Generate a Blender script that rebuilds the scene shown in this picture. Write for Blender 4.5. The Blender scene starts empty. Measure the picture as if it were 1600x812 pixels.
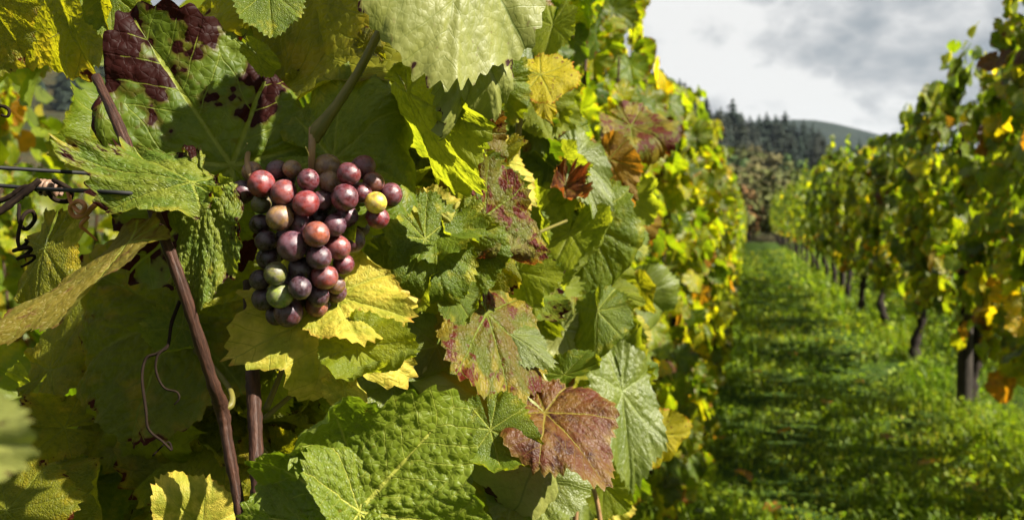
import bpy, math, random
import numpy as np
from mathutils import Vector, Matrix

# ------------------------------------------------------------------ camera, sky, sun, exposure
SC = bpy.context.scene
COL = SC.collection
rad = math.radians
IW, IH, FPX = 1600.0, 812.0, 1555.6
YAW, PITCH = rad(13.38), rad(-1.51)
CAM = Vector((0.0, 0.0, 1.25))
cam_data = bpy.data.cameras.new('camera')
cam_data.lens = 35.0; cam_data.sensor_width = 36.0
cam_data.clip_start = 0.02; cam_data.clip_end = 6000
cam_data.dof.use_dof = True
cam_data.dof.focus_distance = 0.575
cam_data.dof.aperture_fstop = 13.0
cam_data.dof.aperture_blades = 7
cam = bpy.data.objects.new('camera', cam_data); COL.objects.link(cam)
cam.location = CAM
cam.rotation_euler = (math.pi/2 + PITCH, 0, YAW)
SC.camera = cam
_R = cam.rotation_euler.to_matrix()
RIGHT, UP, FWD = _R @ Vector((1,0,0)), _R @ Vector((0,1,0)), _R @ Vector((0,0,-1))

SUN_ELEV, SUN_AZ = rad(42), rad(102)          # azimuth measured from the row direction (+Y) towards +X
SUN_DIR = Vector((math.sin(SUN_AZ)*math.cos(SUN_ELEV), math.cos(SUN_AZ)*math.cos(SUN_ELEV), math.sin(SUN_ELEV)))
sun_d = bpy.data.lights.new('sun', 'SUN'); sun_d.energy = 5.0; sun_d.angle = rad(0.6); sun_d.color = (1.0, 0.93, 0.80)
sun = bpy.data.objects.new('sun', sun_d); COL.objects.link(sun)
sun.rotation_euler = SUN_DIR.to_track_quat('Z', 'Y').to_euler()
sun.location = (6, -1, 6)

SC.view_settings.view_transform = 'Standard'
SC.view_settings.look = 'None'
SC.view_settings.exposure = 1.95
SC.view_settings.gamma = 1.0
SC.cycles.use_denoising = True
SC.cycles.use_adaptive_sampling = True
SC.cycles.adaptive_threshold = 0.02
SC.cycles.max_bounces = 5
SC.cycles.diffuse_bounces = 2
SC.cycles.glossy_bounces = 2
SC.cycles.transmission_bounces = 3
SC.cycles.transparent_max_bounces = 4
SC.cycles.sample_clamp_indirect = 6.0
SC.cycles.volume_bounces = 0

# ------------------------------------------------------------------ node helper
class NT:
    def __init__(s, tree):
        s.t = tree; s.L = tree.links
    def n(s, typ, **kw):
        x = s.t.nodes.new(typ)
        for k, v in kw.items(): setattr(x, k, v)
        return x
    def put(s, sock, v):
        if v is None: return
        if isinstance(v, bpy.types.NodeSocket): s.L.new(v, sock)
        elif isinstance(v, (tuple, list)):
            d = sock.default_value
            v = tuple(v)
            if len(d) == 4 and len(v) == 3: v = v + (1.0,)
            sock.default_value = v
        else:
            sock.default_value = v
    def m(s, op, a, b=None, c=None, clamp=False):
        x = s.n('ShaderNodeMath', operation=op, use_clamp=clamp)
        s.put(x.inputs[0], a); s.put(x.inputs[1], b); s.put(x.inputs[2], c)
        return x.outputs[0]
    def vm(s, op, a, b=None, scale=None):
        x = s.n('ShaderNodeVectorMath', operation=op)
        s.put(x.inputs[0], a); s.put(x.inputs[1], b)
        if scale is not None: s.put(x.inputs['Scale'], scale)
        return x.outputs[0]
    def mix(s, f, a, b, mode='MIX'):
        x = s.n('ShaderNodeMix', data_type='RGBA', blend_type=mode)
        s.put(x.inputs[0], f); s.put(x.inputs[6], a); s.put(x.inputs[7], b)
        return x.outputs[2]
    def ss(s, e0, e1, x, lo=0.0, hi=1.0):
        r = s.n('ShaderNodeMapRange', interpolation_type='SMOOTHSTEP')
        s.put(r.inputs[0], x); s.put(r.inputs[1], e0); s.put(r.inputs[2], e1); r.inputs[3].default_value = lo; r.inputs[4].default_value = hi
        return r.outputs[0]
    def noise(s, vec, scale, detail=3.0, rough=0.55, dist=0.0):
        x = s.n('ShaderNodeTexNoise')
        if vec is not None: s.put(x.inputs['Vector'], vec)
        x.inputs['Scale'].default_value = scale; x.inputs['Detail'].default_value = detail
        x.inputs['Roughness'].default_value = rough; x.inputs['Distortion'].default_value = dist
        return x.outputs[0]
    def voro(s, vec, scale, feature='DISTANCE_TO_EDGE', rnd=1.0, dims='3D'):
        x = s.n('ShaderNodeTexVoronoi', feature=feature, voronoi_dimensions=dims)
        s.put(x.inputs['Vector'], vec); x.inputs['Scale'].default_value = scale
        x.inputs['Randomness'].default_value = rnd
        return x.outputs[0]
    def bump(s, h, strength, dist, normal=None):
        x = s.n('ShaderNodeBump'); s.put(x.inputs['Height'], h)
        x.inputs['Strength'].default_value = strength; x.inputs['Distance'].default_value = dist
        if normal is not None: s.L.new(normal, x.inputs['Normal'])
        return x.outputs[0]

def new_mat(name):
    m = bpy.data.materials.new(name); m.use_nodes = True
    m.node_tree.nodes.clear()
    return m, NT(m.node_tree)
def finish(m, g, shader):
    o = g.n('ShaderNodeOutputMaterial'); g.L.new(shader, o.inputs['Surface'])
    return m
def principled(g, color, rough=0.5, spec=0.5, normal=None, **kw):
    p = g.n('ShaderNodeBsdfPrincipled')
    g.put(p.inputs['Base Color'], color); g.put(p.inputs['Roughness'], rough); g.put(p.inputs['Specular IOR Level'], spec)
    if normal is not None: g.L.new(normal, p.inputs['Normal'])
    for k, v in kw.items(): g.put(p.inputs[k.replace('_', ' ')], v)
    return p.outputs[0]

# ------------------------------------------------------------------ world: daylight sky behind broken cloud
W = bpy.data.worlds.new('World'); SC.world = W; W.use_nodes = True
W.node_tree.nodes.clear(); g = NT(W.node_tree)
sky = g.n('ShaderNodeTexSky', sky_type='NISHITA')
sky.sun_disc = False; sky.sun_elevation = SUN_ELEV; sky.sun_rotation = SUN_AZ
sky.air_density = 1.0; sky.dust_density = 2.0; sky.ozone_density = 1.0
bg1 = g.n('ShaderNodeBackground'); g.L.new(sky.outputs[0], bg1.inputs[0]); bg1.inputs[1].default_value = 0.05
tc = g.n('ShaderNodeTexCoord')
sep = g.n('ShaderNodeSeparateXYZ'); g.L.new(tc.outputs['Generated'], sep.inputs[0])
com = g.n('ShaderNodeCombineXYZ'); g.L.new(sep.outputs[0], com.inputs[0]); g.L.new(sep.outputs[1], com.inputs[1])
g.L.new(g.m('MULTIPLY', sep.outputs[2], 1.7), com.inputs[2])
pv = g.vm('ADD', com.outputs[0], (3.1, 1.7, 0.4))
n_lo = g.noise(pv, 2.6, 2.0, 0.5, 0.3)
n_hi = g.noise(pv, 6.5, 7.0, 0.5, 0.35)
bil = g.m('ABSOLUTE', g.m('SUBTRACT', g.noise(pv, 15.0, 3.0, 0.5, 0.2), 0.5))
dens = g.m('ADD', g.m('MULTIPLY', n_hi, 0.95), g.m('SUBTRACT', g.m('MULTIPLY', n_lo, 0.22), g.m('MULTIPLY', bil, 0.6)))
puff = g.ss(0.42, 0.57, dens)
cover = g.ss(0.30, 0.45, dens, 0.8, 1.0)
cc = g.mix(puff, (0.39, 0.43, 0.465), (0.60, 0.62, 0.635))
cc = g.mix(g.ss(0.53, 0.68, dens), cc, (0.93, 0.93, 0.915))
bg2 = g.n('ShaderNodeBackground'); g.L.new(cc, bg2.inputs[0]); bg2.inputs[1].default_value = 0.245
mx = g.n('ShaderNodeMixShader'); g.L.new(cover, mx.inputs[0]); g.L.new(bg1.outputs[0], mx.inputs[1]); g.L.new(bg2.outputs[0], mx.inputs[2])
wo = g.n('ShaderNodeOutputWorld'); g.L.new(mx.outputs[0], wo.inputs[0])

# ------------------------------------------------------------------ geometry helpers
def at(px, py, d):
    """photo pixel + depth along the optical axis -> point in the place"""
    return CAM + d*(FWD + RIGHT*((px-IW/2)/FPX) - UP*((py-IH/2)/FPX))
def project(p):
    v = Vector(p) - CAM
    d = v.dot(FWD)
    if d <= 0.02: return (-9999, -9999, d)
    return (IW/2 + v.dot(RIGHT)/d*FPX, IH/2 - v.dot(UP)/d*FPX, d)
def projectN(P):
    V = P - np.array(CAM)
    d = V @ np.array(FWD)
    dd = np.where(d > 0.02, d, 0.02)
    return IW/2 + (V @ np.array(RIGHT))/dd*FPX, IH/2 - (V @ np.array(UP))/dd*FPX, d
def camvec(n):
    return RIGHT*n[0] + UP*n[1] - FWD*n[2]

def np_mesh(name, V, loops, counts, mat=None, smooth=True, uv=None, attrs=None, colors=None):
    """V (n,3); loops flat vertex indices; counts faces' sizes"""
    me = bpy.data.meshes.new(name)
    V = np.asarray(V, np.float32); loops = np.asarray(loops, np.int32); counts = np.asarray(counts, np.int32)
    me.vertices.add(len(V)); me.vertices.foreach_set('co', V.ravel())
    me.loops.add(len(loops)); me.loops.foreach_set('vertex_index', loops)
    me.polygons.add(len(counts))
    st = np.concatenate([[0], np.cumsum(counts)[:-1]]).astype(np.int32)
    me.polygons.foreach_set('loop_start', st); me.polygons.foreach_set('loop_total', counts)
    me.polygons.foreach_set('use_smooth', np.full(len(counts), smooth, bool))
    if uv is not None:
        ul = me.uv_layers.new(name='UVMap')
        ul.data.foreach_set('uv', np.asarray(uv, np.float32)[loops].ravel())
    if attrs:
        for k, a in attrs.items():
            at_ = me.attributes.new(k, 'FLOAT', 'POINT'); at_.data.foreach_set('value', np.asarray(a, np.float32))
    if colors is not None:
        ca = me.attributes.new('tint', 'FLOAT_COLOR', 'POINT')
        c = np.ones((len(V), 4), np.float32); c[:, :3] = colors
        ca.data.foreach_set('color', c.ravel())
    me.update(calc_edges=True); me.validate()
    if mat: me.materials.append(mat)
    return me
def link(name, data, parent=None, M=None):
    o = bpy.data.objects.new(name, data); COL.objects.link(o)
    if parent is not None: o.parent = parent
    if M is not None: o.matrix_local = M
    return o
def tag(o, label, cat=None, group=None, kind=None):
    if label: o['label'] = label
    if cat: o['category'] = cat
    if group: o['group'] = group
    if kind: o['kind'] = kind
    return o
def empty(name, loc, label, cat, group=None):
    o = bpy.data.objects.new(name, None); COL.objects.link(o); o.location = loc; o.empty_display_size = 0.1
    return tag(o, label, cat, group)

def spline(pts, n):
    P = np.array([list(p) for p in pts], float)
    if len(P) == 2:
        t = np.linspace(0, 1, n)[:, None]; return P[0]*(1-t)+P[1]*t
    Q = np.vstack([2*P[0]-P[1], P, 2*P[-1]-P[-2]])
    seg = len(P)-1; out = []
    for u in np.linspace(0, seg-1e-6, n):
        i = int(u); f = u-i; a, b, c, d = Q[i:i+4]
        out.append(0.5*((2*b)+(c-a)*f+(2*a-5*b+4*c-d)*f*f+(3*b-a-3*c+d)*f**3))
    return np.array(out)
def tube_arrays(pts, radii, n=16, k=8, wob=0.0, seed=0, flat=1.0):
    C = spline(pts, n)
    r = np.interp(np.linspace(0, 1, n), np.linspace(0, 1, len(radii)), radii)
    rs = np.random.RandomState(seed)
    if wob: r = r*(1+wob*rs.uniform(-1, 1, n))
    T = np.gradient(C, axis=0); T /= np.linalg.norm(T, axis=1)[:, None]+1e-12
    ref = np.array([0.31, 0.77, 0.55]); N = np.cross(T, ref)
    u = N[0]/np.linalg.norm(N[0]); V = []; UVs = []
    L = np.concatenate([[0], np.cumsum(np.linalg.norm(np.diff(C, axis=0), axis=1))])
    for i in range(n):
        u = u - T[i]*np.dot(u, T[i]); u /= np.linalg.norm(u)+1e-12
        v = np.cross(T[i], u)
        for j in range(k):
            a = 2*math.pi*j/k
            rr = r[i]*(1+wob*0.5*rs.uniform(-1, 1))
            V.append(C[i]+rr*(math.cos(a)*u+math.sin(a)*v*flat)); UVs.append((j/k, L[i]))
    F = []; cnt = []
    for i in range(n-1):
        for j in range(k):
            F += [i*k+j, i*k+(j+1) % k, (i+1)*k+(j+1) % k, (i+1)*k+j]; cnt.append(4)
    F += list(range(k))[::-1]; cnt.append(k)
    F += list(range((n-1)*k, n*k)); cnt.append(k)
    return np.array(V), F, cnt, np.array(UVs)
def tube(name, pts, radii, mat, parent, n=16, k=8, wob=0.0, seed=0):
    V, F, c, uv = tube_arrays(pts, radii, n, k, wob, seed)
    base = np.array(parent.location) if parent is not None else np.zeros(3)
    me = np_mesh(name, V-base, F, c, mat, True, uv)
    return link(name, me, parent)
def join_arrays(items):
    """items of (V,F,counts,uv) -> one"""
    Vs, Fs, Cs, Us = [], [], [], []; off = 0
    for V, F, c, u in items:
        Vs.append(V); Fs.append(np.asarray(F)+off); Cs.append(np.asarray(c)); Us.append(u); off += len(V)
    return np.vstack(Vs), np.concatenate(Fs), np.concatenate(Cs), np.vstack(Us)

# ------------------------------------------------------------------ the vine leaf: outline, relief, curl
VA = np.array([0, .92, -.92, 1.85, -1.85, 2.62, -2.62]); VL = np.array([1, .92, .92, .78, .78, .60, .60])
NTEETH = 46
def leaf_geo(seed, nr=44, per=5, lob=.14, teeth=1.0, quilt=.010, cell=.060, cup=0.0, fold=0.0, wave=.03, droop=0.0,
             rough=.02, bends=(), w=1.0, basal=1.0, herr=.6):
    rs = np.random.RandomState(seed)
    nt = NTEETH*per+1
    th = np.linspace(-math.pi+.13, math.pi-.13, nt)
    Ls = VL*np.where(np.abs(VA) > 1.5, basal, 1.0)*(1+rs.uniform(-.07, .07, 7)); As = VA+rs.uniform(-.05, .05, 7)*(VA != 0)
    lobs = lob*(1+rs.uniform(-.4, .4, 7))
    R = np.max(Ls[:, None]*(1-lobs[:, None]*np.abs((th[None]-As[:, None])/.47)**1.35), axis=0)
    R = np.maximum(R, .18)
    if per >= 3:
        ph = np.linspace(0, NTEETH, nt); k = np.minimum(ph.astype(int), NTEETH-1); f = ph-k
        amp = rs.uniform(.35, 1.2, NTEETH)[k]; big = 1+.35*np.cos((th)/.92*2*math.pi)
        saw = np.where(f < .6, f/.6, (1-f)/.4)**1.2
        R = R*(1+teeth*.080*amp*big*(saw-.4))
    t = (np.arange(1, nr+1)/nr)**.92
    rr = t[:, None]*R[None]
    X = np.concatenate([[0], (rr*np.sin(th)[None]).ravel()])*w
    Y = np.concatenate([[0], (rr*np.cos(th)[None]).ravel()])
    edge = np.concatenate([[0], np.repeat(t, nt)])
    ang = np.concatenate([[0], np.tile(th, nr)])
    r = np.hypot(X, Y)
    # distance to the nearest main vein and herringbone of side veins
    dl = np.min(np.abs(ang[:, None]-As[None]), axis=1)
    u, v = r*np.cos(dl), r*np.sin(dl)
    Z = -.014*np.exp(-(v/.035)**2)*np.clip(r*6, 0, 1)
    P_ = .155
    s = (u-.85*v)/P_+.25*np.sin(7*X+3)+.2*np.sin(9*Y+X*4); fr = np.abs(s-np.floor(s)-.5)*2
    Z += quilt*herr*(1-fr**2.5)*np.clip(v/.06, 0, 1)
    q = np.zeros_like(Z)
    if quilt > 0 and nr > 20:
        gx = np.arange(-1.15, 1.20+cell, cell); GX, GY = np.meshgrid(gx, gx)
        S = np.stack([GX.ravel(), GY.ravel()], 1)+rs.uniform(-.5, .5, (GX.size, 2))*cell
        S = S.reshape(GX.shape+(2,)); ng = len(gx)
        ci = np.clip(np.rint((X+1.15)/cell).astype(int), 1, ng-2); cj = np.clip(np.rint((Y+1.15)/cell).astype(int), 1, ng-2)
        D1 = np.full(len(X), 9.); D2 = np.full(len(X), 9.)
        for di in (-1, 0, 1):
            for dj in (-1, 0, 1):
                sp_ = S[cj+dj, ci+di]; d = np.hypot(X-sp_[:, 0], Y-sp_[:, 1])
                D2 = np.minimum(D2, np.maximum(d, D1)); D1 = np.minimum(D1, d)
        q = np.clip((D2-D1)/cell*1.6, 0, 1)
        Z += quilt*(np.sqrt(q)-.5)
    # soft lumps
    for _ in range(5):
        a, b, p = rs.uniform(-6, 6), rs.uniform(-6, 6), rs.uniform(0, 6.28)
        Z += rough*.6*np.sin(a*X+b*Y+p)
    Z += cup*r*r + fold*np.abs(X)*np.clip(1.2-.3*r, .3, 1.5) - droop*np.maximum(Y, 0)**2
    kk = rs.randint(4, 8)
    Z += wave*edge**3*np.sin(kk*ang+rs.uniform(0, 6.28)) + wave*.5*edge**4*np.sin((kk*2+3)*ang+rs.uniform(0, 6.28))
    uv = np.stack([X/w, Y], 1)
    P = np.stack([X, Y, Z], 1)
    for (phi, d0, rho, sg) in bends:
        dx, dy = math.sin(phi), math.cos(phi)
        qd = P[:, 0]*dx+P[:, 1]*dy; over = np.maximum(qd-d0, 0)
        amax = 2.9; aa = np.minimum(over/rho, amax); ext = np.maximum(over-amax*rho, 0)
        z0 = P[:, 2].copy(); on = over > 0
        nq = d0+rho*np.sin(aa)+ext*np.cos(aa)-sg*z0*np.sin(aa)
        nz = sg*(rho*(1-np.cos(aa))+ext*np.sin(aa))+z0*np.cos(aa)
        dq = np.where(on, nq-qd, 0)
        P[:, 0] += dq*dx; P[:, 1] += dq*dy; P[:, 2] = np.where(on, nz, z0)
    i0 = 1+np.arange(nt-1)
    tri = np.stack([np.zeros(nt-1, int), i0+1, i0], 1)
    ring = 1+(np.arange(nr-1)[:, None]*nt+np.arange(nt-1)[None]).ravel()
    quad = np.stack([ring, ring+1, ring+nt+1, ring+nt], 1)
    loops = np.concatenate([tri.ravel(), quad.ravel()])
    cnt = np.concatenate([np.full(len(tri), 3), np.full(len(quad), 4)])
    return P, loops, cnt, uv, edge, q

def leaf_frame(o, ydir, ndir, size):
    y = Vector(ydir).normalized(); z = Vector(ndir); z = (z-y*z.dot(y))
    if z.length < 1e-4: z = y.orthogonal()
    z.normalize(); x = y.cross(z)
    return Matrix(((x.x*size, y.x*size, z.x*size, o[0]), (x.y*size, y.y*size, z.y*size, o[1]), (x.z*size, y.z*size, z.z*size, o[2]), (0, 0, 0, 1)))

# ------------------------------------------------------------------ leaf materials
def leaf_mat(name, c1, c2, trans, tfac=.42, vein=(.22, .26, .08), veinmix=.6, rough=.44, spec=.21, bump=.6, blot=None, yel=None,
             margin=None, back=None, mode='hero', tgain=1.0, mottle=None, coat=0.0):
    m, g = new_mat(name)
    uvn = g.n('ShaderNodeUVMap'); uvn.uv_map = 'UVMap'
    uv = uvn.outputs[0]
    oi = g.n('ShaderNodeObjectInfo'); rnd = oi.outputs['Random']
    if mode == 'stuff':
        atn = g.n('ShaderNodeAttribute'); atn.attribute_name = 'tint'; ocol = atn.outputs['Color']
        nv = uv
    else:
        ocol = oi.outputs['Color']
        nv = g.vm('ADD', uv, g.vm('SCALE', (13.1, 7.7, 5.3), scale=g.m('MULTIPLY', rnd, 4.0)))
    if mode == 'hero':
        sp = g.n('ShaderNodeSeparateXYZ'); g.L.new(uv, sp.inputs[0])
        x, y = sp.outputs[0], sp.outputs[1]
        r = g.m('SQRT', g.m('ADD', g.m('MULTIPLY', x, x), g.m('MULTIPLY', y, y)))
        a = g.m('ABSOLUTE', g.m('ARCTAN2', x, y))
        a = g.m('ADD', a, g.m('MULTIPLY', g.m('SUBTRACT', g.noise(nv, 3.0, 1.0), .5), .12))
        ds = [g.m('ABSOLUTE', g.m('SUBTRACT', a, float(v))) for v in (0, .92, 1.85, 2.62)]
        dl = g.m('MINIMUM', g.m('MINIMUM', ds[0], ds[1]), g.m('MINIMUM', ds[2], ds[3]))
        u = g.m('MULTIPLY', r, g.m('COSINE', dl)); v = g.m('MULTIPLY', r, g.m('SINE', dl))
        wv = g.m('ADD', g.m('MULTIPLY', g.m('SUBTRACT', 1.05, r), .016), .004)
        prim = g.ss(wv, g.m('MULTIPLY', wv, .35), v)
        s = g.m('DIVIDE', g.m('SUBTRACT', u, g.m('MULTIPLY', v, .85)), .155)
        s = g.m('ADD', s, g.m('MULTIPLY', g.m('SUBTRACT', g.noise(nv, 6.0, 1.0), .5), .45))
        fr = g.m('ABSOLUTE', g.m('SUBTRACT', g.m('FRACT', s), .5))
        sec = g.m('MULTIPLY', g.ss(.455, .485, fr), g.ss(.62, .2, v))
        vo = g.voro(g.vm('ADD', uv, g.vm('SCALE', (1.1, .7, .3), scale=rnd)), 24.0)
        ter = g.ss(.09, .015, vo)
        edn = g.n('ShaderNodeAttribute'); edn.attribute_name = 'edge'; edge = edn.outputs['Fac']
        qn = g.n('ShaderNodeAttribute'); qn.attribute_name = 'quilt'; quilt = qn.outputs['Fac']
    big = g.noise(nv, 2.2, 4.0, .6)
    if mode == 'hero':
        col = g.mix(g.ss(.35, .65, big), c1, c2)
        tcol = trans
        tm = None
        if yel:
            ycol, lo, hi = yel
            f = g.ss(lo, hi, g.m('SUBTRACT', g.m('ADD', g.noise(nv, 3.3, 2.5, .65), g.m('MULTIPLY', edge, .22)), g.m('MULTIPLY', g.m('MAXIMUM', prim, g.m('MULTIPLY', sec, .6)), .25)))
            col = g.mix(f, col, ycol); tcol = g.mix(f, tcol, tuple(min(1, c*2.0) for c in ycol))
        if mottle:
            mcol, lo, hi, sc = mottle
            f = g.ss(lo, hi, g.m('SUBTRACT', g.noise(nv, sc, 3.0, .7), g.m('MULTIPLY', g.m('MAXIMUM', prim, g.m('MULTIPLY', sec, .7)), .3)))
            col = g.mix(f, col, mcol); tcol = g.mix(f, tcol, tuple(c*1.4 for c in mcol))
        vmask = g.m('MAXIMUM', g.m('MULTIPLY', prim, 1.5), g.m('MAXIMUM', g.m('MULTIPLY', sec, .6), g.m('MULTIPLY', ter, .22)))
        col = g.mix(g.m('MULTIPLY', vmask, veinmix), col, vein)
        tcol = g.mix(g.m('MULTIPLY', vmask, .5), tcol, tuple(c*.5 for c in trans))
        tcol = g.mix(g.ss(.40, .70, g.noise(nv, 7.0, 3.0, .7)), tcol, g.mix(1.0, tcol, (.55, .62, .6), 'MULTIPLY'))
        fsp = g.ss(.085, .05, g.voro(nv, 9.0, 'F1'))
        col = g.mix(g.m('MULTIPLY', fsp, .5), col, (.10, .05, .02))
        if margin:
            mcol, lo, hi = margin
            f = g.ss(lo, hi, g.m('ADD', edge, g.m('MULTIPLY', g.m('SUBTRACT', g.noise(nv, 5.0, 3.0, .6), .5), .35)))
            col = g.mix(f, col, mcol); tcol = g.mix(f, tcol, mcol)
        if blot:
            bcol, lo, ew, sc = blot
            f = g.m('ADD', g.m('MULTIPLY', g.m('POWER', edge, 2.0), ew), g.noise(nv, sc, 3.0, .62))
            f = g.m('SUBTRACT', f, g.m('MULTIPLY', g.m('MAXIMUM', prim, g.m('MULTIPLY', sec, .6)), .10))
            f = g.m('ADD', f, g.m('MULTIPLY', g.m('SUBTRACT', g.noise(nv, 16.0, 2.0), .5), .10))
            fb = g.ss(lo, lo+.02, f)
            halo = g.ss(lo-.05, lo+.0, f)
            col = g.mix(g.m('MULTIPLY', halo, .55), col, (bcol[0]*3.2+.02, bcol[1]*2.0+.01, bcol[2]*.9))
            bc2 = g.mix(g.noise(nv, 9.0, 3.0), bcol, (bcol[0]*2.4, bcol[1]*1.6, bcol[2]*1.8))
            spec = g.m('SUBTRACT', spec, g.m('MULTIPLY', fb, spec*.6))
            col = g.mix(fb, col, bc2); tcol = g.mix(fb, tcol, (.05, .008, .006))
        h = g.m('ADD', g.m('MULTIPLY', g.m('POWER', g.m('MINIMUM', g.m('MULTIPLY', vo, 3.0), 1.0), .6), .5), g.m('SUBTRACT', 0.0, g.m('MULTIPLY', g.m('MAXIMUM', prim, g.m('MULTIPLY', sec, .7)), .7)))
        nrm = g.bump(h, bump*.75, .0010)
        col = g.mix(g.m('MULTIPLY', g.noise(uv, 28.0, 1.0, .7), .35), col, g.mix(1.0, col, (.55, .6, .5), 'MULTIPLY'))
        rgh = g.m('ADD', rough-.02, g.m('MULTIPLY', g.noise(nv, 14.0, 3.0), .18))
    else:
        f = g.ss(.3, .7, big)
        col = g.mix(f, g.mix(1.0, ocol, (.72, .78, .7), 'MULTIPLY'), g.mix(1.0, ocol, (1.25, 1.2, 1.1), 'MULTIPLY'))
        if mode == 'mid':
            edn = g.n('ShaderNodeAttribute'); edn.attribute_name = 'edge'; edge = edn.outputs['Fac']
            sp = g.n('ShaderNodeSeparateXYZ'); g.L.new(uv, sp.inputs[0]); x, y = sp.outputs[0], sp.outputs[1]
            r = g.m('SQRT', g.m('ADD', g.m('MULTIPLY', x, x), g.m('MULTIPLY', y, y)))
            a = g.m('ABSOLUTE', g.m('ARCTAN2', x, y))
            ds = [g.m('ABSOLUTE', g.m('SUBTRACT', a, float(v))) for v in (0, .92, 1.85)]
            dl = g.m('MINIMUM', g.m('MINIMUM', ds[0], ds[1]), ds[2])
            v = g.m('MULTIPLY', r, g.m('SINE', dl)); uu = g.m('MULTIPLY', r, g.m('COSINE', dl))
            fr = g.m('ABSOLUTE', g.m('SUBTRACT', g.m('FRACT', g.m('DIVIDE', g.m('SUBTRACT', uu, g.m('MULTIPLY', v, .85)), .17)), .5))
            col = g.mix(g.ss(.50, .72, g.noise(nv, 4.0, 3.0, .65)), col, g.mix(1.0, col, (1.9, 1.35, .7), 'MULTIPLY'))
            vmask = g.m('MAXIMUM', g.ss(.016, .004, v), g.m('MULTIPLY', g.ss(.44, .49, fr), .4))
            col = g.mix(g.m('MULTIPLY', vmask, .4), col, (.2, .24, .09))
            f2 = g.ss(.80, .95, g.m('ADD', g.m('MULTIPLY', g.m('POWER', edge, 2.0), .35), g.noise(nv, 3.0, 3.0, .6)))
            col = g.mix(f2, col, g.mix(g.ss(.3, .7, rnd), (.16, .10, .02), (.07, .022, .018)))
            h = g.m('ADD', g.noise(uv, 12.0, 3.0), g.m('MULTIPLY', vmask, -.5))
            nrm = g.bump(h, bump, .003)
        else:
            nrm = None
        tcol = g.vm('MULTIPLY', g.vm('ADD', g.vm('SCALE', col, scale=3.0*tgain), (.015, .03, 0)), (1.12, 1.05, .30))
        rgh = rough
    geo = g.n('ShaderNodeNewGeometry')
    bk = g.mix(.5, g.mix(1.0, col, (1.0, 1.05, 1.1), 'MULTIPLY'), (.13, .16, .085)) if back is None else g.mix(.75, col, back)
    col = g.mix(geo.outputs['Backfacing'], col, bk)
    col = g.vm('MULTIPLY', col, (.92, .86, .34))
    kw = {}
    p = principled(g, col, rgh, spec, nrm, **({'Coat_Weight': coat, 'Coat_Roughness': .22} if coat else {}))
    tr = g.n('ShaderNodeBsdfTranslucent'); g.put(tr.inputs[0], g.vm('MULTIPLY', tcol, (1.06, 1.0, .45)) if isinstance(tcol, bpy.types.NodeSocket) else tcol)
    if nrm is not None: g.L.new(nrm, tr.inputs['Normal'])
    mxs = g.n('ShaderNodeMixShader'); mxs.inputs[0].default_value = tfac
    g.L.new(p, mxs.inputs[1]); g.L.new(tr.outputs[0], mxs.inputs[2])
    return finish(m, g, mxs.outputs[0])

LM = {}
def lm(k, *a, **kw): LM[k] = leaf_mat('leaf_'+k, *a, **kw)
PUR = (.012, .0035, .006)
lm('spot', (.046, .084, .011), (.090, .128, .018), (.32, .40, .02), tfac=.32, blot=(PUR, .615, .20, 3.4), rough=.44, bump=.9)
lm('curl', (.062, .108, .020), (.135, .165, .04), (.36, .44, .04), tfac=.32, blot=(PUR, .93, .42, 3.6), yel=((.26, .23, .045), .72, .96), rough=.42, bump=1.0)
lm('green', (.052, .090, .010), (.085, .125, .015), (.38, .45, .02), tfac=.36, yel=((.24, .24, .03), .68, .95), rough=.42, bump=.8)
lm('quilt', (.080, .122, .016), (.110, .152, .024), (.30, .45, .03), tfac=.28, rough=.38, bump=.8, veinmix=.75, vein=(.30, .33, .13), mottle=((.12, .09, .02), .66, .80, 4.0))
lm('pale', (.150, .175, .080), (.190, .210, .108), (.35, .42, .06), tfac=.25, rough=.46, spec=.5, bump=.3, vein=(.11, .15, .06), mottle=((.14, .09, .075), .66, .76, 7.0), blot=(PUR, 1.02, .42, 4.0))  # base lightened, putting part of the sheen into the colour
lm('olive', (.088, .104, .012), (.145, .150, .017), (.50, .50, .02), tfac=.45, yel=((.30, .24, .02), .60, .95), margin=((.10, .04, .012), .97, 1.12), blot=((.040, .012, .006), .98, .42, 3.5), rough=.46, bump=1.3)  # base lightened in place of sunlight shining through the blade
lm('yellow', (.19, .215, .038), (.28, .285, .075), (.50, .50, .05), tfac=.35, yel=((.42, .36, .12), .52, .80), mottle=((.25, .13, .05), .64, .80, 6.0), margin=((.34, .17, .06), .95, 1.10), rough=.48, spec=.22, bump=.6, vein=(.36, .38, .14))
lm('bright', (.12, .165, .016), (.17, .20, .018), (.44, .50, .035), tfac=.52, rough=.45, bump=.7, mottle=((.20, .13, .02), .74, .84, 6.0))
lm('red', (.072, .098, .016), (.095, .070, .016), (.40, .16, .03), tfac=.36, mottle=((.075, .008, .008), .49, .57, 3.2), vein=(.13, .17, .035), veinmix=.6, rough=.46, bump=.9, yel=((.20, .16, .03), .62, .85))
lm('purple', (.075, .016, .014), (.115, .060, .022), (.36, .08, .03), tfac=.34, vein=(.17, .14, .045), veinmix=.7, mottle=((.040, .009, .010), .48, .64, 3.0), margin=((.17, .12, .04), .90, 1.06), rough=.45, spec=.24, bump=.6)
lm('brown', (.13, .085, .015), (.20, .12, .02), (.50, .22, .03), tfac=.42, mottle=((.10, .04, .015), .55, .75, 4.0), rough=.5, bump=.8)
lm('yspot', (.30, .27, .02), (.38, .33, .025), (.66, .58, .03), tfac=.5, mottle=((.15, .06, .012), .60, .68, 7.0), margin=((.36, .13, .015), .94, 1.05), rough=.45, bump=.8)
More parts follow.
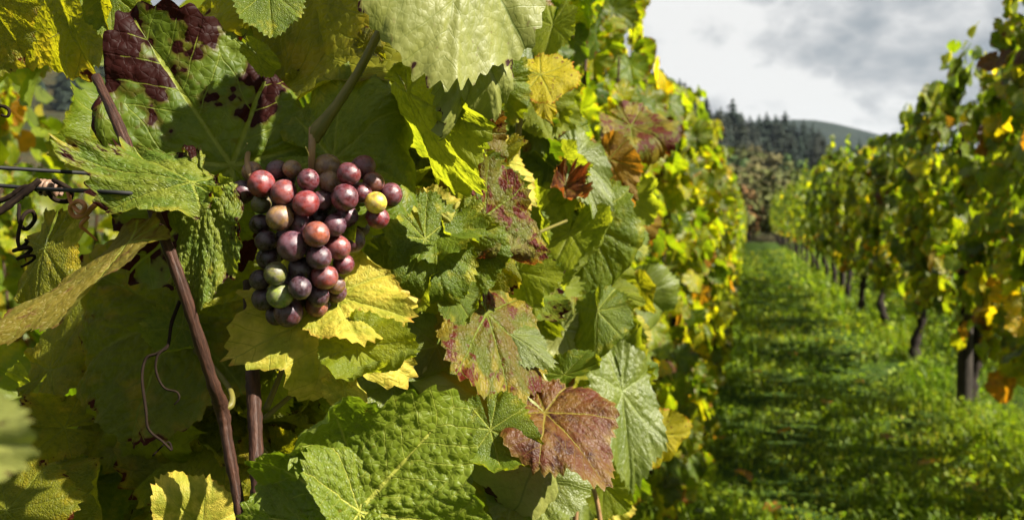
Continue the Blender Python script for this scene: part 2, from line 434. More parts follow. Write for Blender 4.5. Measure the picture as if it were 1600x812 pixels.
lm('dark', (.058, .082, .009), (.092, .110, .011), (.30, .36, .02), tfac=.44, yel=((.20, .17, .03), .60, .82), blot=((.030, .008, .006), .92, .42, 3.5), rough=.45, bump=.8)  # yellowed base stands in for sun glowing through the shaded leaves
lm('grey', (.072, .102, .022), (.105, .135, .034), (.28, .40, .06), tfac=.30, rough=.42, spec=.4, bump=.6, vein=(.17, .22, .12))
lm('dry', (.095, .085, .018), (.14, .112, .028), (.42, .34, .05), tfac=.35, mottle=((.085, .035, .02), .55, .72, 4.5), margin=((.08, .025, .02), .93, 1.05), rough=.5, bump=.9)
MID = leaf_mat('leaf_mid', None, None, None, mode='mid', bump=.5, rough=.44, spec=.24, tfac=.48)
FAR = leaf_mat('leaf_far', None, None, None, mode='stuff', rough=.45, spec=.3, tfac=.46)

# ------------------------------------------------------------------ other materials
def bark_mat(name, ca, cb, sc=1.0, rough=.6, bump=.6, dist=.001, spec=.35):
    m, g = new_mat(name)
    uvn = g.n('ShaderNodeUVMap'); uvn.uv_map = 'UVMap'
    tc = g.n('ShaderNodeTexCoord')
    st = g.vm('MULTIPLY', uvn.outputs[0], (9.0, 60.0*sc, 1.0))
    n1 = g.noise(st, 1.0, 4.0, .65); n2 = g.noise(tc.outputs['Object'], 60*sc, 3.0)
    col = g.mix(g.ss(.3, .7, n1), ca, cb)
    col = g.mix(g.m('MULTIPLY', g.ss(.55, .75, n2), .6), col, tuple(c*.35 for c in ca))
    return finish(m, g, principled(g, col, rough, spec, g.bump(g.m('ADD', n1, n2), bump, dist)))
CANE = bark_mat('cane_bark', (.013, .005, .003), (.050, .019, .009), rough=.62, bump=1.0, spec=.25)
CANE_DK = bark_mat('old_tendril', (.008, .005, .004), (.022, .014, .009), rough=.85, spec=.06)  # bark tint darkened, so the shade on these tendrils sits in the colour
TRUNK = bark_mat('vine_trunk_bark', (.010, .0075, .006), (.028, .021, .016), sc=.15, rough=.9, bump=1.0, dist=.012, spec=.15)
POST = bark_mat('post_wood', (.014, .011, .008), (.036, .029, .022), sc=.08, rough=.85, bump=.7, dist=.005, spec=.2)
GSTEM = bark_mat('green_stem', (.075, .074, .012), (.120, .096, .019), rough=.5, bump=.5, spec=.25)
TANSTEM = bark_mat('tan_stalk', (.20, .11, .05), (.26, .16, .075), rough=.5, bump=.3)
ORANGE_T = bark_mat('tendril_orange', (.26, .085, .03), (.36, .15, .05), rough=.4, bump=.3)
m, g = new_mat('wire_plastic')
tc = g.n('ShaderNodeTexCoord')
WIRE = finish(m, g, principled(g, g.mix(g.noise(tc.outputs['Object'], 90, 3), (.006, .006, .006), (.018, .018, .018)), .62, .15))
m, g = new_mat('far_foliage')
atn = g.n('ShaderNodeAttribute'); atn.attribute_name = 'tint'
FFOL = finish(m, g, principled(g, atn.outputs['Color'], .8, .15))

def berry_mat():
    m, g = new_mat('grape_skin')
    oi = g.n('ShaderNodeObjectInfo'); tc = g.n('ShaderNodeTexCoord')
    ov = g.vm('ADD', tc.outputs['Object'], g.vm('SCALE', (3.1, 5.7, 2.3), scale=oi.outputs['Random']))
    base = oi.outputs['Color']
    dk = g.mix(1.0, base, (.42, .34, .45), 'MULTIPLY')
    lt = g.vm('ADD', g.vm('MULTIPLY', base, (1.3, 1.25, 1.1)), (.008, .004, .002))
    col = g.mix(g.ss(.32, .68, g.noise(ov, 1.1, 3.0, .6)), dk, lt)
    spots = g.ss(.10, .04, g.voro(ov, 7.0, 'F1'))
    col = g.mix(g.m('MULTIPLY', spots, .30), col, (.12, .07, .035))
    bl = g.ss(.40, .66, g.noise(ov, 2.4, 6.0, .72))
    col = g.mix(g.m('MULTIPLY', bl, .34), col, (.105, .080, .108))          # waxy bloom
    fine = g.noise(ov, 26.0, 3.0, .7)
    col = g.mix(g.m('MULTIPLY', fine, .08), col, (.10, .06, .06))
    col = g.vm('SCALE', col, scale=1.32)
    rgh = g.m('ADD', .25, g.m('MULTIPLY', bl, .34))
    nrm = g.bump(g.m('ADD', g.noise(ov, 40.0, 2.0), g.noise(ov, 3.0, 2.0)), .22, .0006)
    sh = principled(g, col, rgh, .5, nrm, Subsurface_Weight=.32, Subsurface_Scale=.006, Subsurface_Radius=(1.0, .45, .3))
    return finish(m, g, sh)
BERRY = berry_mat()
m, g = new_mat('stigma_scar'); SCAR = finish(m, g, principled(g, (.035, .018, .010), .7, .2))
m, g = new_mat('water_drop')
WATER = finish(m, g, principled(g, (1, 1, 1), .02, .5, None, Transmission_Weight=1.0, IOR=1.33))

# ------------------------------------------------------------------ ground and grass
rng = np.random.RandomState(7)
ROW_L, ROW_R, ROW_LL = -0.48, 1.56, -2.55
def ground_z(x, y):
    x = np.asarray(x, float); y = np.asarray(y, float)
    z = .035*np.sin(x*1.7+.4*np.sin(y*.6))*np.cos(y*.9+x) + .02*np.sin(y*2.3+x*3.1)
    return z + np.clip(y-8, 0, 400)*.015
def ground_mat():
    m, g = new_mat('ground_turf')
    tc = g.n('ShaderNodeTexCoord'); P = tc.outputs['Object']
    n1 = g.noise(P, 1.1, 5.0, .6); n2 = g.noise(P, 9.0, 5.0, .7); n3 = g.noise(P, 45.0, 3.0, .7)
    col = g.mix(g.ss(.35, .65, n2), (.022, .042, .010), (.050, .090, .016))
    col = g.mix(g.m('MULTIPLY', g.ss(.5, .7, n1), .6), col, (.06, .055, .022))
    col = g.mix(g.m('MULTIPLY', n3, .5), col, (.020, .024, .008))
    return finish(m, g, principled(g, col, .95, .0, g.bump(g.m('ADD', n2, n3), .8, .03)))
gx = np.concatenate([[-2500, -900, -300, -100, -40, -20, -12], np.arange(-8, 9, .5), [12, 20, 40, 100, 300, 900, 2500]])
gy = np.concatenate([[-300, -60, -15, -5], np.arange(-2, 30, .6), [32, 36, 42, 50, 60, 80, 110, 150, 220, 400, 900, 3500]])
GX, GY = np.meshgrid(gx, gy)
Vg = np.stack([GX.ravel(), GY.ravel(), (ground_z(GX, GY)-np.clip(GY-430, 0, 4000)*.012*0).ravel()], 1)
nx_, ny_ = len(gx), len(gy)
ii = (np.arange(ny_-1)[:, None]*nx_+np.arange(nx_-1)[None]).ravel()
Fg = np.stack([ii, ii+1, ii+nx_+1, ii+nx_], 1).ravel()
go = link('ground', np_mesh('ground', Vg, Fg, np.full(len(ii), 4), ground_mat()))
tag(go, 'grassy ground running along the path and under the vine rows', kind='structure')

def grass_mat():
    m, g = new_mat('grass_blade')
    atn = g.n('ShaderNodeAttribute'); atn.attribute_name = 'tint'
    c = atn.outputs['Color']
    p = principled(g, g.vm('MULTIPLY', c, (1.32, 1.36, .58)), .5, .15)
    tr = g.n('ShaderNodeBsdfTranslucent'); g.L.new(g.vm('MULTIPLY', c, (2.95, 3.05, .65)), tr.inputs[0])
    mx = g.n('ShaderNodeMixShader'); mx.inputs[0].default_value = .42
    g.L.new(p, mx.inputs[1]); g.L.new(tr.outputs[0], mx.inputs[2])
    return finish(m, g, mx.outputs[0])
GRASS = grass_mat()
def scatter_ground(n, dmin, dmax, seed, clump=True):
    rs = np.random.RandomState(seed)
    d = dmin*(dmax/dmin)**rs.uniform(0, 1, n*3)
    px = rs.uniform(-80, 1680, n*3)
    dirs = np.array(FWD)[None]+np.array(RIGHT)[None]*((px-800)/FPX)[:, None]
    x = dirs[:, 0]*d; y = dirs[:, 1]*d
    # patchiness
    nz = np.sin(x*3.1+1.3*np.sin(y*2.2))*np.sin(y*2.7+1.1*np.sin(x*1.9))+.5*np.sin(x*7.3+y*5.1)*np.sin(y*8.1-x*3)
    keep = rs.uniform(-1.2, 1.3, n*3) < nz+.35
    x, y, d, nz = x[keep][:n], y[keep][:n], d[keep][:n], nz[keep][:n]
    return x, y, d, nz, rs
def make_grass():
    x, y, d, nz, rs = scatter_ground(120000, 3.3, 42, 3)
    n = len(x); z = ground_z(x, y)
    near_row = np.minimum(np.abs(x-ROW_R), np.abs(x-ROW_L))
    tall = (1+1.9*np.exp(-(near_row/.38)**2))*(1-.5*np.exp(-((x-.25)/.16)**2)-.5*np.exp(-((x-1.0)/.14)**2))
    h = rs.uniform(.03, .085, n)*tall*np.clip(1+.55*nz, .35, 2.0)*np.clip(1.0+(d-8)*.015, 1, 1.35)
    w = rs.uniform(.0022, .0045, n)*np.clip(d/6, 1, 5)
    a = rs.uniform(0, 2*math.pi, n); lean = rs.uniform(.15, .95, n)
    lx, ly = np.cos(a), np.sin(a); sx, sy = -ly*w, lx*w
    B = np.stack([x, y, z], 1)
    def pt(f, ww):
        q = B.copy(); q[:, 0] += lx*lean*h*f*f+sx*ww; q[:, 1] += ly*lean*h*f*f+sy*ww; q[:, 2] += h*f*(1-.25*lean*f)
        return q
    V = np.stack([pt(0, -1), pt(0, 1), pt(.55, .9), pt(.55, -.9), pt(1, 0)], 1).reshape(-1, 3)
    b = np.arange(n)*5
    F = np.stack([b, b+1, b+2, b+3, b+3, b+2, b+4], 1).ravel(); C = np.tile([4, 3], n)
    pal = np.array([(.046, .074, .007), (.070, .104, .009), (.105, .132, .012), (.15, .15, .024)])
    c = pal[rs.choice(4, n, p=[.32, .4, .22, .06])]*rs.uniform(.75, 1.25, n)[:, None]
    pt = np.clip(np.sin(x*1.3+.9*np.sin(y*.7))*np.sin(y*1.1+x*.8)+.4*np.sin(x*4.1)*np.sin(y*3.3), -1, 1)
    c = c*(1+.28*pt[:, None]*np.array([1.3, .9, .4]))
    worn = np.exp(-((x-.25)/.16)**2)+np.exp(-((x-1.0)/.14)**2); c = c*(1+worn[:, None]*np.array([.55, .25, .2]))
    o = link('grass', np_mesh('grass', V, F, C, GRASS, True, None, None, np.repeat(c, 5, 0)))
    tag(o, 'short green grass covering the path between the vine rows', 'grass', kind='stuff')
    x, y, d, nz, rs = scatter_ground(42000, 3.3, 34, 11)
    n = len(x); z = ground_z(x, y)
    near_row = np.minimum(np.abs(x-ROW_R), np.abs(x-ROW_L))
    L = rs.uniform(.014, .034, n)*np.clip(d/7, 1, 2.6)*(1+.7*np.exp(-(near_row/.4)**2)); Wd = L*rs.uniform(.28, .55, n)
    a = rs.uniform(0, 2*math.pi, n); el = rs.uniform(-.1, 1.0, n)
    hh = rs.uniform(.005, .07, n)*np.clip(1+.6*nz, .3, 2.0)*(1+1.2*np.exp(-(near_row/.4)**2))
    dx, dy, dz = np.cos(a)*np.cos(el), np.sin(a)*np.cos(el), np.sin(el)
    roll = rs.uniform(-.7, .7, n)
    sx, sy, sz = -np.sin(a)*np.cos(roll), np.cos(a)*np.cos(roll), np.sin(roll)
    B = np.stack([x, y, z+hh], 1); D = np.stack([dx, dy, dz], 1)*L[:, None]; S = np.stack([sx, sy, sz], 1)*Wd[:, None]
    V = np.stack([B, B+D*.35+S, B+D*.8+S*.7+[0, 0, -.002], B+D, B+D*.8-S*.7+[0, 0, -.002], B+D*.35-S], 1).reshape(-1, 3)
    b = np.arange(n)*6
    F = np.stack([b, b+1, b+2, b+3, b, b+3, b+4, b+5], 1).ravel()
    pal = np.array([(.052, .084, .010), (.084, .120, .011), (.125, .155, .016), (.055, .082, .016)])
    c = pal[rs.choice(4, n)]*rs.uniform(.7, 1.25, n)[:, None]
    o = link('weeds', np_mesh('weeds', V, F, np.full(n*2, 4), GRASS, False, None, None, np.repeat(c, 6, 0)))
    tag(o, 'low broad-leaved weeds and clover mixed into the grass', 'weeds', kind='stuff')
make_grass()

# ------------------------------------------------------------------ hills, wood, far air
def hill_mat(name, a, b, c, sc):
    m, g = new_mat(name); tc = g.n('ShaderNodeTexCoord')
    n = g.noise(tc.outputs['Object'], sc, 6.0, .7); n2 = g.noise(tc.outputs['Object'], sc*7, 4.0, .7)
    col = g.mix(g.ss(.38, .62, n), a, b); col = g.mix(g.m('MULTIPLY', g.ss(.5, .7, n2), .7), col, c)
    return finish(m, g, principled(g, col, .95, .1, g.bump(n2, 1.0, 3.0)))
def hill_z(x, y):
    ridge = np.interp(x, [-700, -300, -120, -60, -20, 0, 22, 45, 75, 140], [58, 55, 44, 33, 20, 16, 11, 6, 1, -8])
    prof = np.interp(y, [48, 60, 75, 100, 150, 176, 220, 262, 300, 520], [-.03, .005, .03, .10, .28, .43, .70, 1.0, 1.06, 1.0])
    return ground_z(x, y)+ridge*prof + 1.2*np.sin(x*.06+y*.03)*np.clip(prof, 0, 1)
hx = np.concatenate([np.linspace(-700, -130, 24), np.linspace(-120, 140, 80)]); hy = np.concatenate([np.linspace(48, 290, 60), np.linspace(300, 520, 12)])
def sheet(name, hx, hy, zf, mat):
    X, Y = np.meshgrid(hx, hy); V = np.stack([X.ravel(), Y.ravel(), zf(X, Y).ravel()], 1)
    a, b = len(hx), len(hy); ii = (np.arange(b-1)[:, None]*a+np.arange(a-1)[None]).ravel()
    return link(name, np_mesh(name, V, np.stack([ii, ii+1, ii+a+1, ii+a], 1).ravel(), np.full(len(ii), 4), mat))
tag(sheet('hill', hx, hy, hill_z, hill_mat('hill_scrub', (.022, .028, .010), (.045, .036, .014), (.025, .030, .014), .05)),
    'wooded hillside rising behind the end of the rows', kind='structure')
def far_z(x, y):
    ridge = np.interp(x, [-600, -200, 0, 60, 130, 200, 300, 600], [112, 106, 102, 96, 82, 72, 60, 35])
    s = np.clip((y-650)/300, 0, 1)
    return 2+ridge*s*s*(3-2*s)+4*np.sin(x*.03)+3*np.sin(x*.011+y*.02)
tag(sheet('hill', np.linspace(-600, 900, 90), np.linspace(560, 1150, 40), far_z, hill_mat('hill_far_forest', (.010, .016, .013), (.016, .022, .016), (.008, .013, .010), .03)),  # bluish base colour paints in part of the distance haze
    'distant blue grey forested hill under the cloud', kind='structure')

def conifer_arrays(seed, hgt, whorls=15, br=9, spread=.21):
    rs = np.random.RandomState(seed); V = []; F = []; c = []; T = []
    for i in range(whorls):
        f = (i+.6)/whorls; zc = hgt*(.10+.88*f); rad_ = hgt*spread*(1-f)**.75*rs.uniform(.7, 1.2)+.25
        for j in range(br):
            a = 6.283*(j+rs.uniform(-.3, .3))/br+i*.7; L = rad_*rs.uniform(.7, 1.15)
            ca, sa = math.cos(a), math.sin(a); dr = L*rs.uniform(.15, .55); wd = L*.36
            b = len(V)
            V += [(0, 0, zc+.03*hgt), (ca*L*.55-sa*wd, sa*L*.55+ca*wd, zc-dr*.45), (ca*L, sa*L, zc-dr), (ca*L*.55+sa*wd, sa*L*.55-ca*wd, zc-dr*.45), (ca*L*.6, sa*L*.6, zc-dr*.05)]
            F += [b, b+1, b+4, b+4, b+1, b+2, b+4, b+2, b+3, b, b+4, b+3]; c += [3]*4
            k = rs.uniform(.7, 1.3); T += [(.008*k, .0145*k, .009*k)]*5  # crown tint kept extra low, standing in for cloud shadow on the hill
    b = len(V); V += [(.12*math.cos(a), .12*math.sin(a), hgt*.9) for a in (0, 2.1, 4.2)]+[(0, 0, hgt*1.03)]
    F += [b, b+1, b+3, b+1, b+2, b+3, b+2, b, b+3]; c += [3]*3; T += [(.02, .034, .016)]*4
    return np.array(V), np.array(F), np.array(c), np.array(T)
con_var = []
for s in range(5):
    V, F, c, T = conifer_arrays(40+s, 17.0, 17, 11, spread=(.29, .33, .26, .31, .35)[s])
    me = np_mesh('conifer_crown', V, F, c, FFOL, False, None, None, T)
    tv, tf, tc_, tu = tube_arrays([(0, 0, -.5), (0, 0, 3), (.05, 0, 9)], [.22, .18, .06], 4, 6)
    tm = np_mesh('conifer_trunk', tv, tf, tc_, TRUNK, True, tu)
    con_var.append((me, tm, (V, F, c, T)))
rs = np.random.RandomState(5)
def hz1(x, y): return float(hill_z(np.array([x]), np.array([y]))[0])
skyline = [(1078, 132, 1.0), (1092, 152, .8), (1104, 150, .75), (1120, 168, .75), (1133, 172, .8), (1145, 150, 1.15), (1158, 172, .8), (1172, 178, .85), (1186, 176, .9),
           (1198, 172, .9), (1212, 176, .85), (1227, 170, 1.0), (1240, 184, .8), (1256, 184, 1.0), (1270, 190, .9), (1283, 204, .8), (1062, 120, .9)]
for i, (px, py, s) in enumerate(skyline):
    d = 262+rs.uniform(-8, 8)
    p = at(px, py, d); x, y = p.x, p.y
    top = p.z; sc = max(.75, 1.0*s); zb = top-17.4*sc
    r = empty('conifer', (x, y, zb), 'tallest conifer on the skyline of the wooded hill' if i == 5 else 'dark conifer on the skyline of the wooded hill', 'tree', None if i == 5 else 'conifers along the hill skyline')
    if i == 5: r['group'] = 'conifers along the hill skyline'
    r.scale = (sc*1.3, sc*1.3, sc); r.rotation_euler = (0, 0, rs.uniform(0, 6))
    v = con_var[i % 5]
    link('crown', v[0], r); link('trunk', v[1], r)
# the rest of the wood reads as one dark mass
Vs, Fs, Cs, Ts = [], [], [], []; off = 0
for i in range(760):
    if i < 560: x = rs.uniform(-60, 48); y = rs.uniform(178, 266)
    else: x = rs.uniform(-420, -60); y = rs.uniform(180, 270)
    V, F, c, T = con_var[rs.randint(5)][2]
    sc = rs.uniform(.42, 1.1); a = rs.uniform(0, 6.28); R = np.array([[math.cos(a), -math.sin(a), 0], [math.sin(a), math.cos(a), 0], [0, 0, 1]])
    px, py, dd = project((x, y, hz1(x, y)+17*sc))
    lim = np.interp(px, [1040, 1078, 1145, 1200, 1260, 1290, 1350], [125, 150, 182, 188, 200, 212, 222])
    if px > 1000 and (py < lim or px > 1350): continue
    Vs.append((V*sc*[rs.uniform(.9, 1.3)]*1) @ R.T + [x, y, hz1(x, y)-.5]); Fs.append(F+off); Cs.append(c); Ts.append(T*rs.uniform(.7, 1.5)*np.array([rs.uniform(.9, 1.6), 1, 1])); off += len(V)
o = link('forest', np_mesh('forest', np.vstack(Vs), np.concatenate(Fs), np.concatenate(Cs), FFOL, False, None, None, np.vstack(Ts)))
tag(o, 'dense dark conifer wood covering the hillside', 'forest', kind='stuff')

def clump_arrays(seed, n=900, size=.30):
    rs = np.random.RandomState(seed)
    cen = rs.normal(0, 1, (14, 3))*[1.25, 1.25, .95]+[0, 0, 2.2]; rad_ = rs.uniform(.6, 1.1, 14)
    k = rs.randint(14, size=n); dv = rs.normal(0, 1, (n, 3)); dv /= np.linalg.norm(dv, axis=1)[:, None]
    P = cen[k]+dv*rad_[k][:, None]*rs.uniform(.6, 1.05, n)[:, None]
    P[:, 2] = np.maximum(P[:, 2], .3)
    u = rs.normal(0, 1, (n, 3)); u /= np.linalg.norm(u, axis=1)[:, None]; v = np.cross(u, dv); v /= np.linalg.norm(v, axis=1)[:, None]+1e-9
    s = rs.uniform(.5, 1.3, n)[:, None]*size
    V = np.stack([P-u*s, P+v*s*.6, P+u*s, P-v*s*.6], 1).reshape(-1, 3)
    T = np.repeat(rs.uniform(.6, 1.35, n)[:, None]*np.ones(3), 4, 0)
    return V, np.arange(n*4), np.full(n, 4), T
shrub_cols = {'olive': ((.070, .078, .020), 'olive green'), 'rust': ((.13, .068, .022), 'rust brown'), 'tan': ((.100, .088, .032), 'tan'), 'green': ((.04, .07, .018), 'dark green')}
sh_mesh = {}
for ci, (ck, (cv, cn)) in enumerate(shrub_cols.items()):
    for s in range(2):
        V, F, c, T = clump_arrays(60+s+ci*7)
        sh_mesh[ck, s] = np_mesh('shrub_crown', V, F, c, FFOL, False, None, None, T*np.array(cv)*.95)
tv, tf, tc_, tu = tube_arrays([(0, 0, -.4), (.1, 0, 1.2), (0, .1, 2.4)], [.14, .10, .04], 4, 6); sh_tr = np_mesh('shrub_trunk', tv, tf, tc_, TRUNK, True, tu)
shrubs = [(1120, 262, 150, 1.6, 'olive'), (1138, 276, 140, 1.5, 'green'), (1158, 262, 150, 1.7, 'olive'), (1176, 270, 150, 1.5, 'tan'), (1196, 262, 158, 1.5, 'olive'), (1217, 270, 158, 1.4, 'olive'),
          (1240, 262, 165, 1.5, 'green'), (1128, 300, 100, 1.2, 'tan'), (1146, 296, 105, 1.2, 'rust'), (1166, 298, 105, 1.2, 'olive'), (1185, 300, 100, 1.15, 'rust'), (1134, 326, 74, 1.0, 'tan'), (1152, 330, 72, 1.0, 'olive'),
          (1170, 326, 74, 1.0, 'tan'), (1188, 330, 70, .9, 'rust'), (1205, 330, 70, .9, 'tan'), (1110, 245, 165, 1.7, 'olive'), (1142, 243, 172, 1.7, 'olive'), (1180, 240, 176, 1.7, 'tan'), (1218, 243, 176, 1.6, 'olive'),
          (1120, 318, 84, 1.1, 'olive'), (1226, 318, 84, 1.1, 'olive'), (1110, 340, 66, 1.0, 'tan'), (1150, 348, 60, .8, 'tan'), (1172, 350, 58, .8, 'olive'), (1128, 350, 58, .8, 'rust')]
for i, (px, py, d, s, ck) in enumerate(shrubs):
    p = at(px, py, d)
    r = empty('autumn_shrub', (p.x, p.y, hz1(p.x, p.y)-.2), '%s autumn shrub on the slope below the conifers' % shrub_cols[ck][1], 'shrub', 'autumn shrubs on the slope')
    r.scale = (s, s, s*1.0); r.rotation_euler = (0, 0, i*1.7)
    link('crown', sh_mesh[ck, i % 2], r); link('trunk', sh_tr, r)

# ------------------------------------------------------------------ leaf meshes shared by the rows
def proto(seed, nr, per, teeth_n, mat, quilt=0.0, petiole=True):
    global NTEETH
    rs = np.random.RandomState(seed); keep = NTEETH; NTEETH = teeth_n
    bends = [(rs.uniform(-3, 3), rs.uniform(.3, .7), rs.uniform(.2, .5), rs.choice([-1, 1]))] if rs.rand() < .85 else []
    P, F, c, uv, ed, q = leaf_geo(seed, nr, per, lob=rs.uniform(.06, .19), quilt=quilt, cup=rs.uniform(-.35, .28), fold=rs.uniform(-.2, .38), wave=rs.uniform(.04, .10),
                                  droop=rs.uniform(0, .3), rough=.035, bends=bends)
    NTEETH = keep
    if petiole:
        V2, F2, c2, u2 = tube_arrays([(0, 0, 0), (0, -.25, -.12), (.05, -.55, -.35)], [.018, .015, .02], 5, 4)
        F = np.concatenate([F, np.asarray(F2)+len(P)]); c = np.concatenate([c, c2]); uv = np.vstack([uv, V2[:, :2]]); ed = np.concatenate([ed, np.zeros(len(V2))]); P = np.vstack([P, V2])
    return P, F, c, uv, ed
MIDP, LOWP, TINY = [], [], []
for i in range(14):
    P, F, c, uv, ed = proto(200+i, 10, 4, 42, MID, .008)
    MIDP.append(np_mesh('leaf', P, F, c, MID, True, uv, {'edge': ed}))
for i in range(8):
    P, F, c, uv, ed = proto(300+i, 4, 2, 20, MID)
    LOWP.append(np_mesh('leaf', P, F, c, MID, True, uv, {'edge': ed}))
for i in range(6):
    TINY.append(proto(400+i, 2, 1, 9, FAR, petiole=False))
PAL = np.array([(.036, .064, .009), (.062, .096, .011), (.098, .132, .014), (.155, .175, .016), (.25, .215, .018), (.16, .078, .02), (.06, .022, .018), (.085, .118, .040)])
def pick_color(rs, n, w):
    w = np.array(w, float); w /= w.sum()
    return PAL[rs.choice(len(PAL), n, p=w)]*rs.uniform(.8, 1.22, (n, 1))*rs.uniform(.94, 1.06, (n, 3))
def row_leaves(rs, X0, y0, y1, n, zb, zt, half, wts, wts_low, zlow, size=(.052, .088), gather=0.0):
    f = rs.uniform(0, 1, n)**.9
    yc, hw_ = (y0+y1)/2, (y1-y0)/2
    y = yc+hw_*np.where(rs.uniform(0, 1, n) < gather, rs.normal(0, .40, n), rs.uniform(-1, 1, n))
    # leaves gather along upright shoots, so the wall is made of clumps and gaps
    sh = np.round(y/.30)*.30+.05*np.sin(y*37)
    y = y+(sh-y)*.5
    top = zt+.18*np.sin(y*2.9+X0*3)+.15*np.sin(y*7.1+1.3)+.10*np.sin(y*19.7)
    top = top-gather*.75*np.clip(np.abs(y-yc)/hw_, 0, 1.1)**2
    bot = zb+.10*np.sin(y*4.1+X0)+.08*np.sin(y*9.7)
    z = bot+(top-bot)*f
    win = np.sin(y*3.3+z*2.1+X0)*np.sin(z*4.7-y*1.7+2*X0)+.5*np.sin(y*8.3-z*5.9)*np.sin(z*9.1+y*2.7)
    side = np.where(rs.uniform(0, 1, n) < .5, 1, -1)
    hw = half*(.72+.40*np.sin(math.pi*np.clip(f, 0, 1)**.8))*np.where(f > .85, .6, 1)
    dep = np.where(rs.uniform(0, 1, n) < .72, rs.uniform(.75, 1.12, n), rs.uniform(.1, .75, n))
    x = X0+side*hw*dep
    gz = ground_z(x, y)
    P = np.stack([x, y, z+gz], 1)
    y = y+np.where(win < -.45, .22, 0); P[:, 1] = y
    N = np.stack([side*rs.uniform(.35, 1.1, n), rs.normal(0, .7, n), rs.normal(.35, .55, n)], 1)
    Y = np.stack([side*rs.uniform(-.1, .6, n), rs.normal(0, .5, n), -rs.uniform(.4, 1.2, n)], 1)
    S = rs.uniform(size[0], size[1], n)*np.where(f > .9, .75, 1)
    c = np.where((z < zlow+rs.normal(0, .12, n))[:, None], pick_color(rs, n, wts_low), pick_color(rs, n, wts))
    return P, Y, N, S, c, side
def frames(Y, N):
    Y = Y/np.linalg.norm(Y, axis=1)[:, None]; N = N-Y*(N*Y).sum(1)[:, None]; N /= np.linalg.norm(N, axis=1)[:, None]+1e-9
    return np.cross(Y, N), Y, N
def leaves_mesh(P, Y, N, S, c, rs, base):
    Xa, Ya, Na = frames(Y, N); Vs, Fs, Cs, Us, Ts = [], [], [], [], []; off = 0
    k = rs.randint(len(TINY), size=len(P))
    for j, (p, F, cn, uv, ed) in enumerate(TINY):
        i = np.where(k == j)[0]
        if not len(i): continue
        V = (p[None, :, 0:1]*Xa[i][:, None]+p[None, :, 1:2]*Ya[i][:, None]+p[None, :, 2:3]*Na[i][:, None])*S[i][:, None, None]+P[i][:, None]-base
        m = len(p); Vs.append(V.reshape(-1, 3))
        Fs.append((F[None]+(off+np.arange(len(i))*m)[:, None]).ravel()); Cs.append(np.tile(cn, len(i))); Us.append(np.tile(uv, (len(i), 1))+rs.uniform(0, 9, (len(i), 1)).repeat(m, 0))
        Ts.append(np.repeat(c[i], m, 0)); off += m*len(i)
    return np_mesh('foliage', np.vstack(Vs), np.concatenate(Fs), np.concatenate(Cs), FAR, True, np.vstack(Us), None, np.vstack(Ts))
def add_leaf_objects(parent, P, Y, N, S, c, rs, protos):
    Xa, Ya, Na = frames(Y, N); b = np.array(parent.location)
    for i in range(len(P)):
        o = bpy.data.objects.new('leaf', protos[rs.randint(len(protos))]); COL.objects.link(o); o.parent = parent
        s = S[i]; q = P[i]-b
        o.matrix_local = Matrix(((Xa[i, 0]*s, Ya[i, 0]*s, Na[i, 0]*s, q[0]), (Xa[i, 1]*s, Ya[i, 1]*s, Na[i, 1]*s, q[1]), (Xa[i, 2]*s, Ya[i, 2]*s, Na[i, 2]*s, q[2]), (0, 0, 0, 1)))
        o.color = (*[float(v) for v in c[i]], 1)

def vine_wood(vine, rs, X0, y, zt, width, near):
    zg = float(ground_z(X0, y)); j = lambda s: rs.uniform(-s, s)
    pts = [(X0+j(.02), y+j(.03), zg-.1), (X0+j(.03), y+j(.05), zg+.16), (X0+j(.045), y+j(.06), zg+.36), (X0+j(.045), y+j(.06), zg+.55), (X0+j(.03), y+j(.04), zg+.78)]
    tr = tube('trunk', pts, [.070, .046, .038, .046, .066], TRUNK, vine, 22 if near else 6, 12 if near else 6, .30, rs.randint(999))
    for sgn in (-1, 1):
        tube('arm', [pts[-1], (X0+j(.03), y+sgn*width*.2, zg+.86), (X0+j(.03), y+sgn*width*.48, zg+.84)], [.034, .020, .012], TRUNK, vine, 8 if near else 4, 6, .1, rs.randint(999))
    if near:
        for k in range(int(width/.24)):
            yy = y-width/2+.24*(k+.5)+j(.06); h = zt+zg+rs.uniform(-.35, .02)
            tube('shoot', [(X0+j(.05), yy, zg+.84), (X0+j(.12), yy+j(.1), zg+1.35), (X0+j(.16), yy+j(.16), h)], [.0055, .0045, .0022], CANE, vine, 9, 5, 0, k)

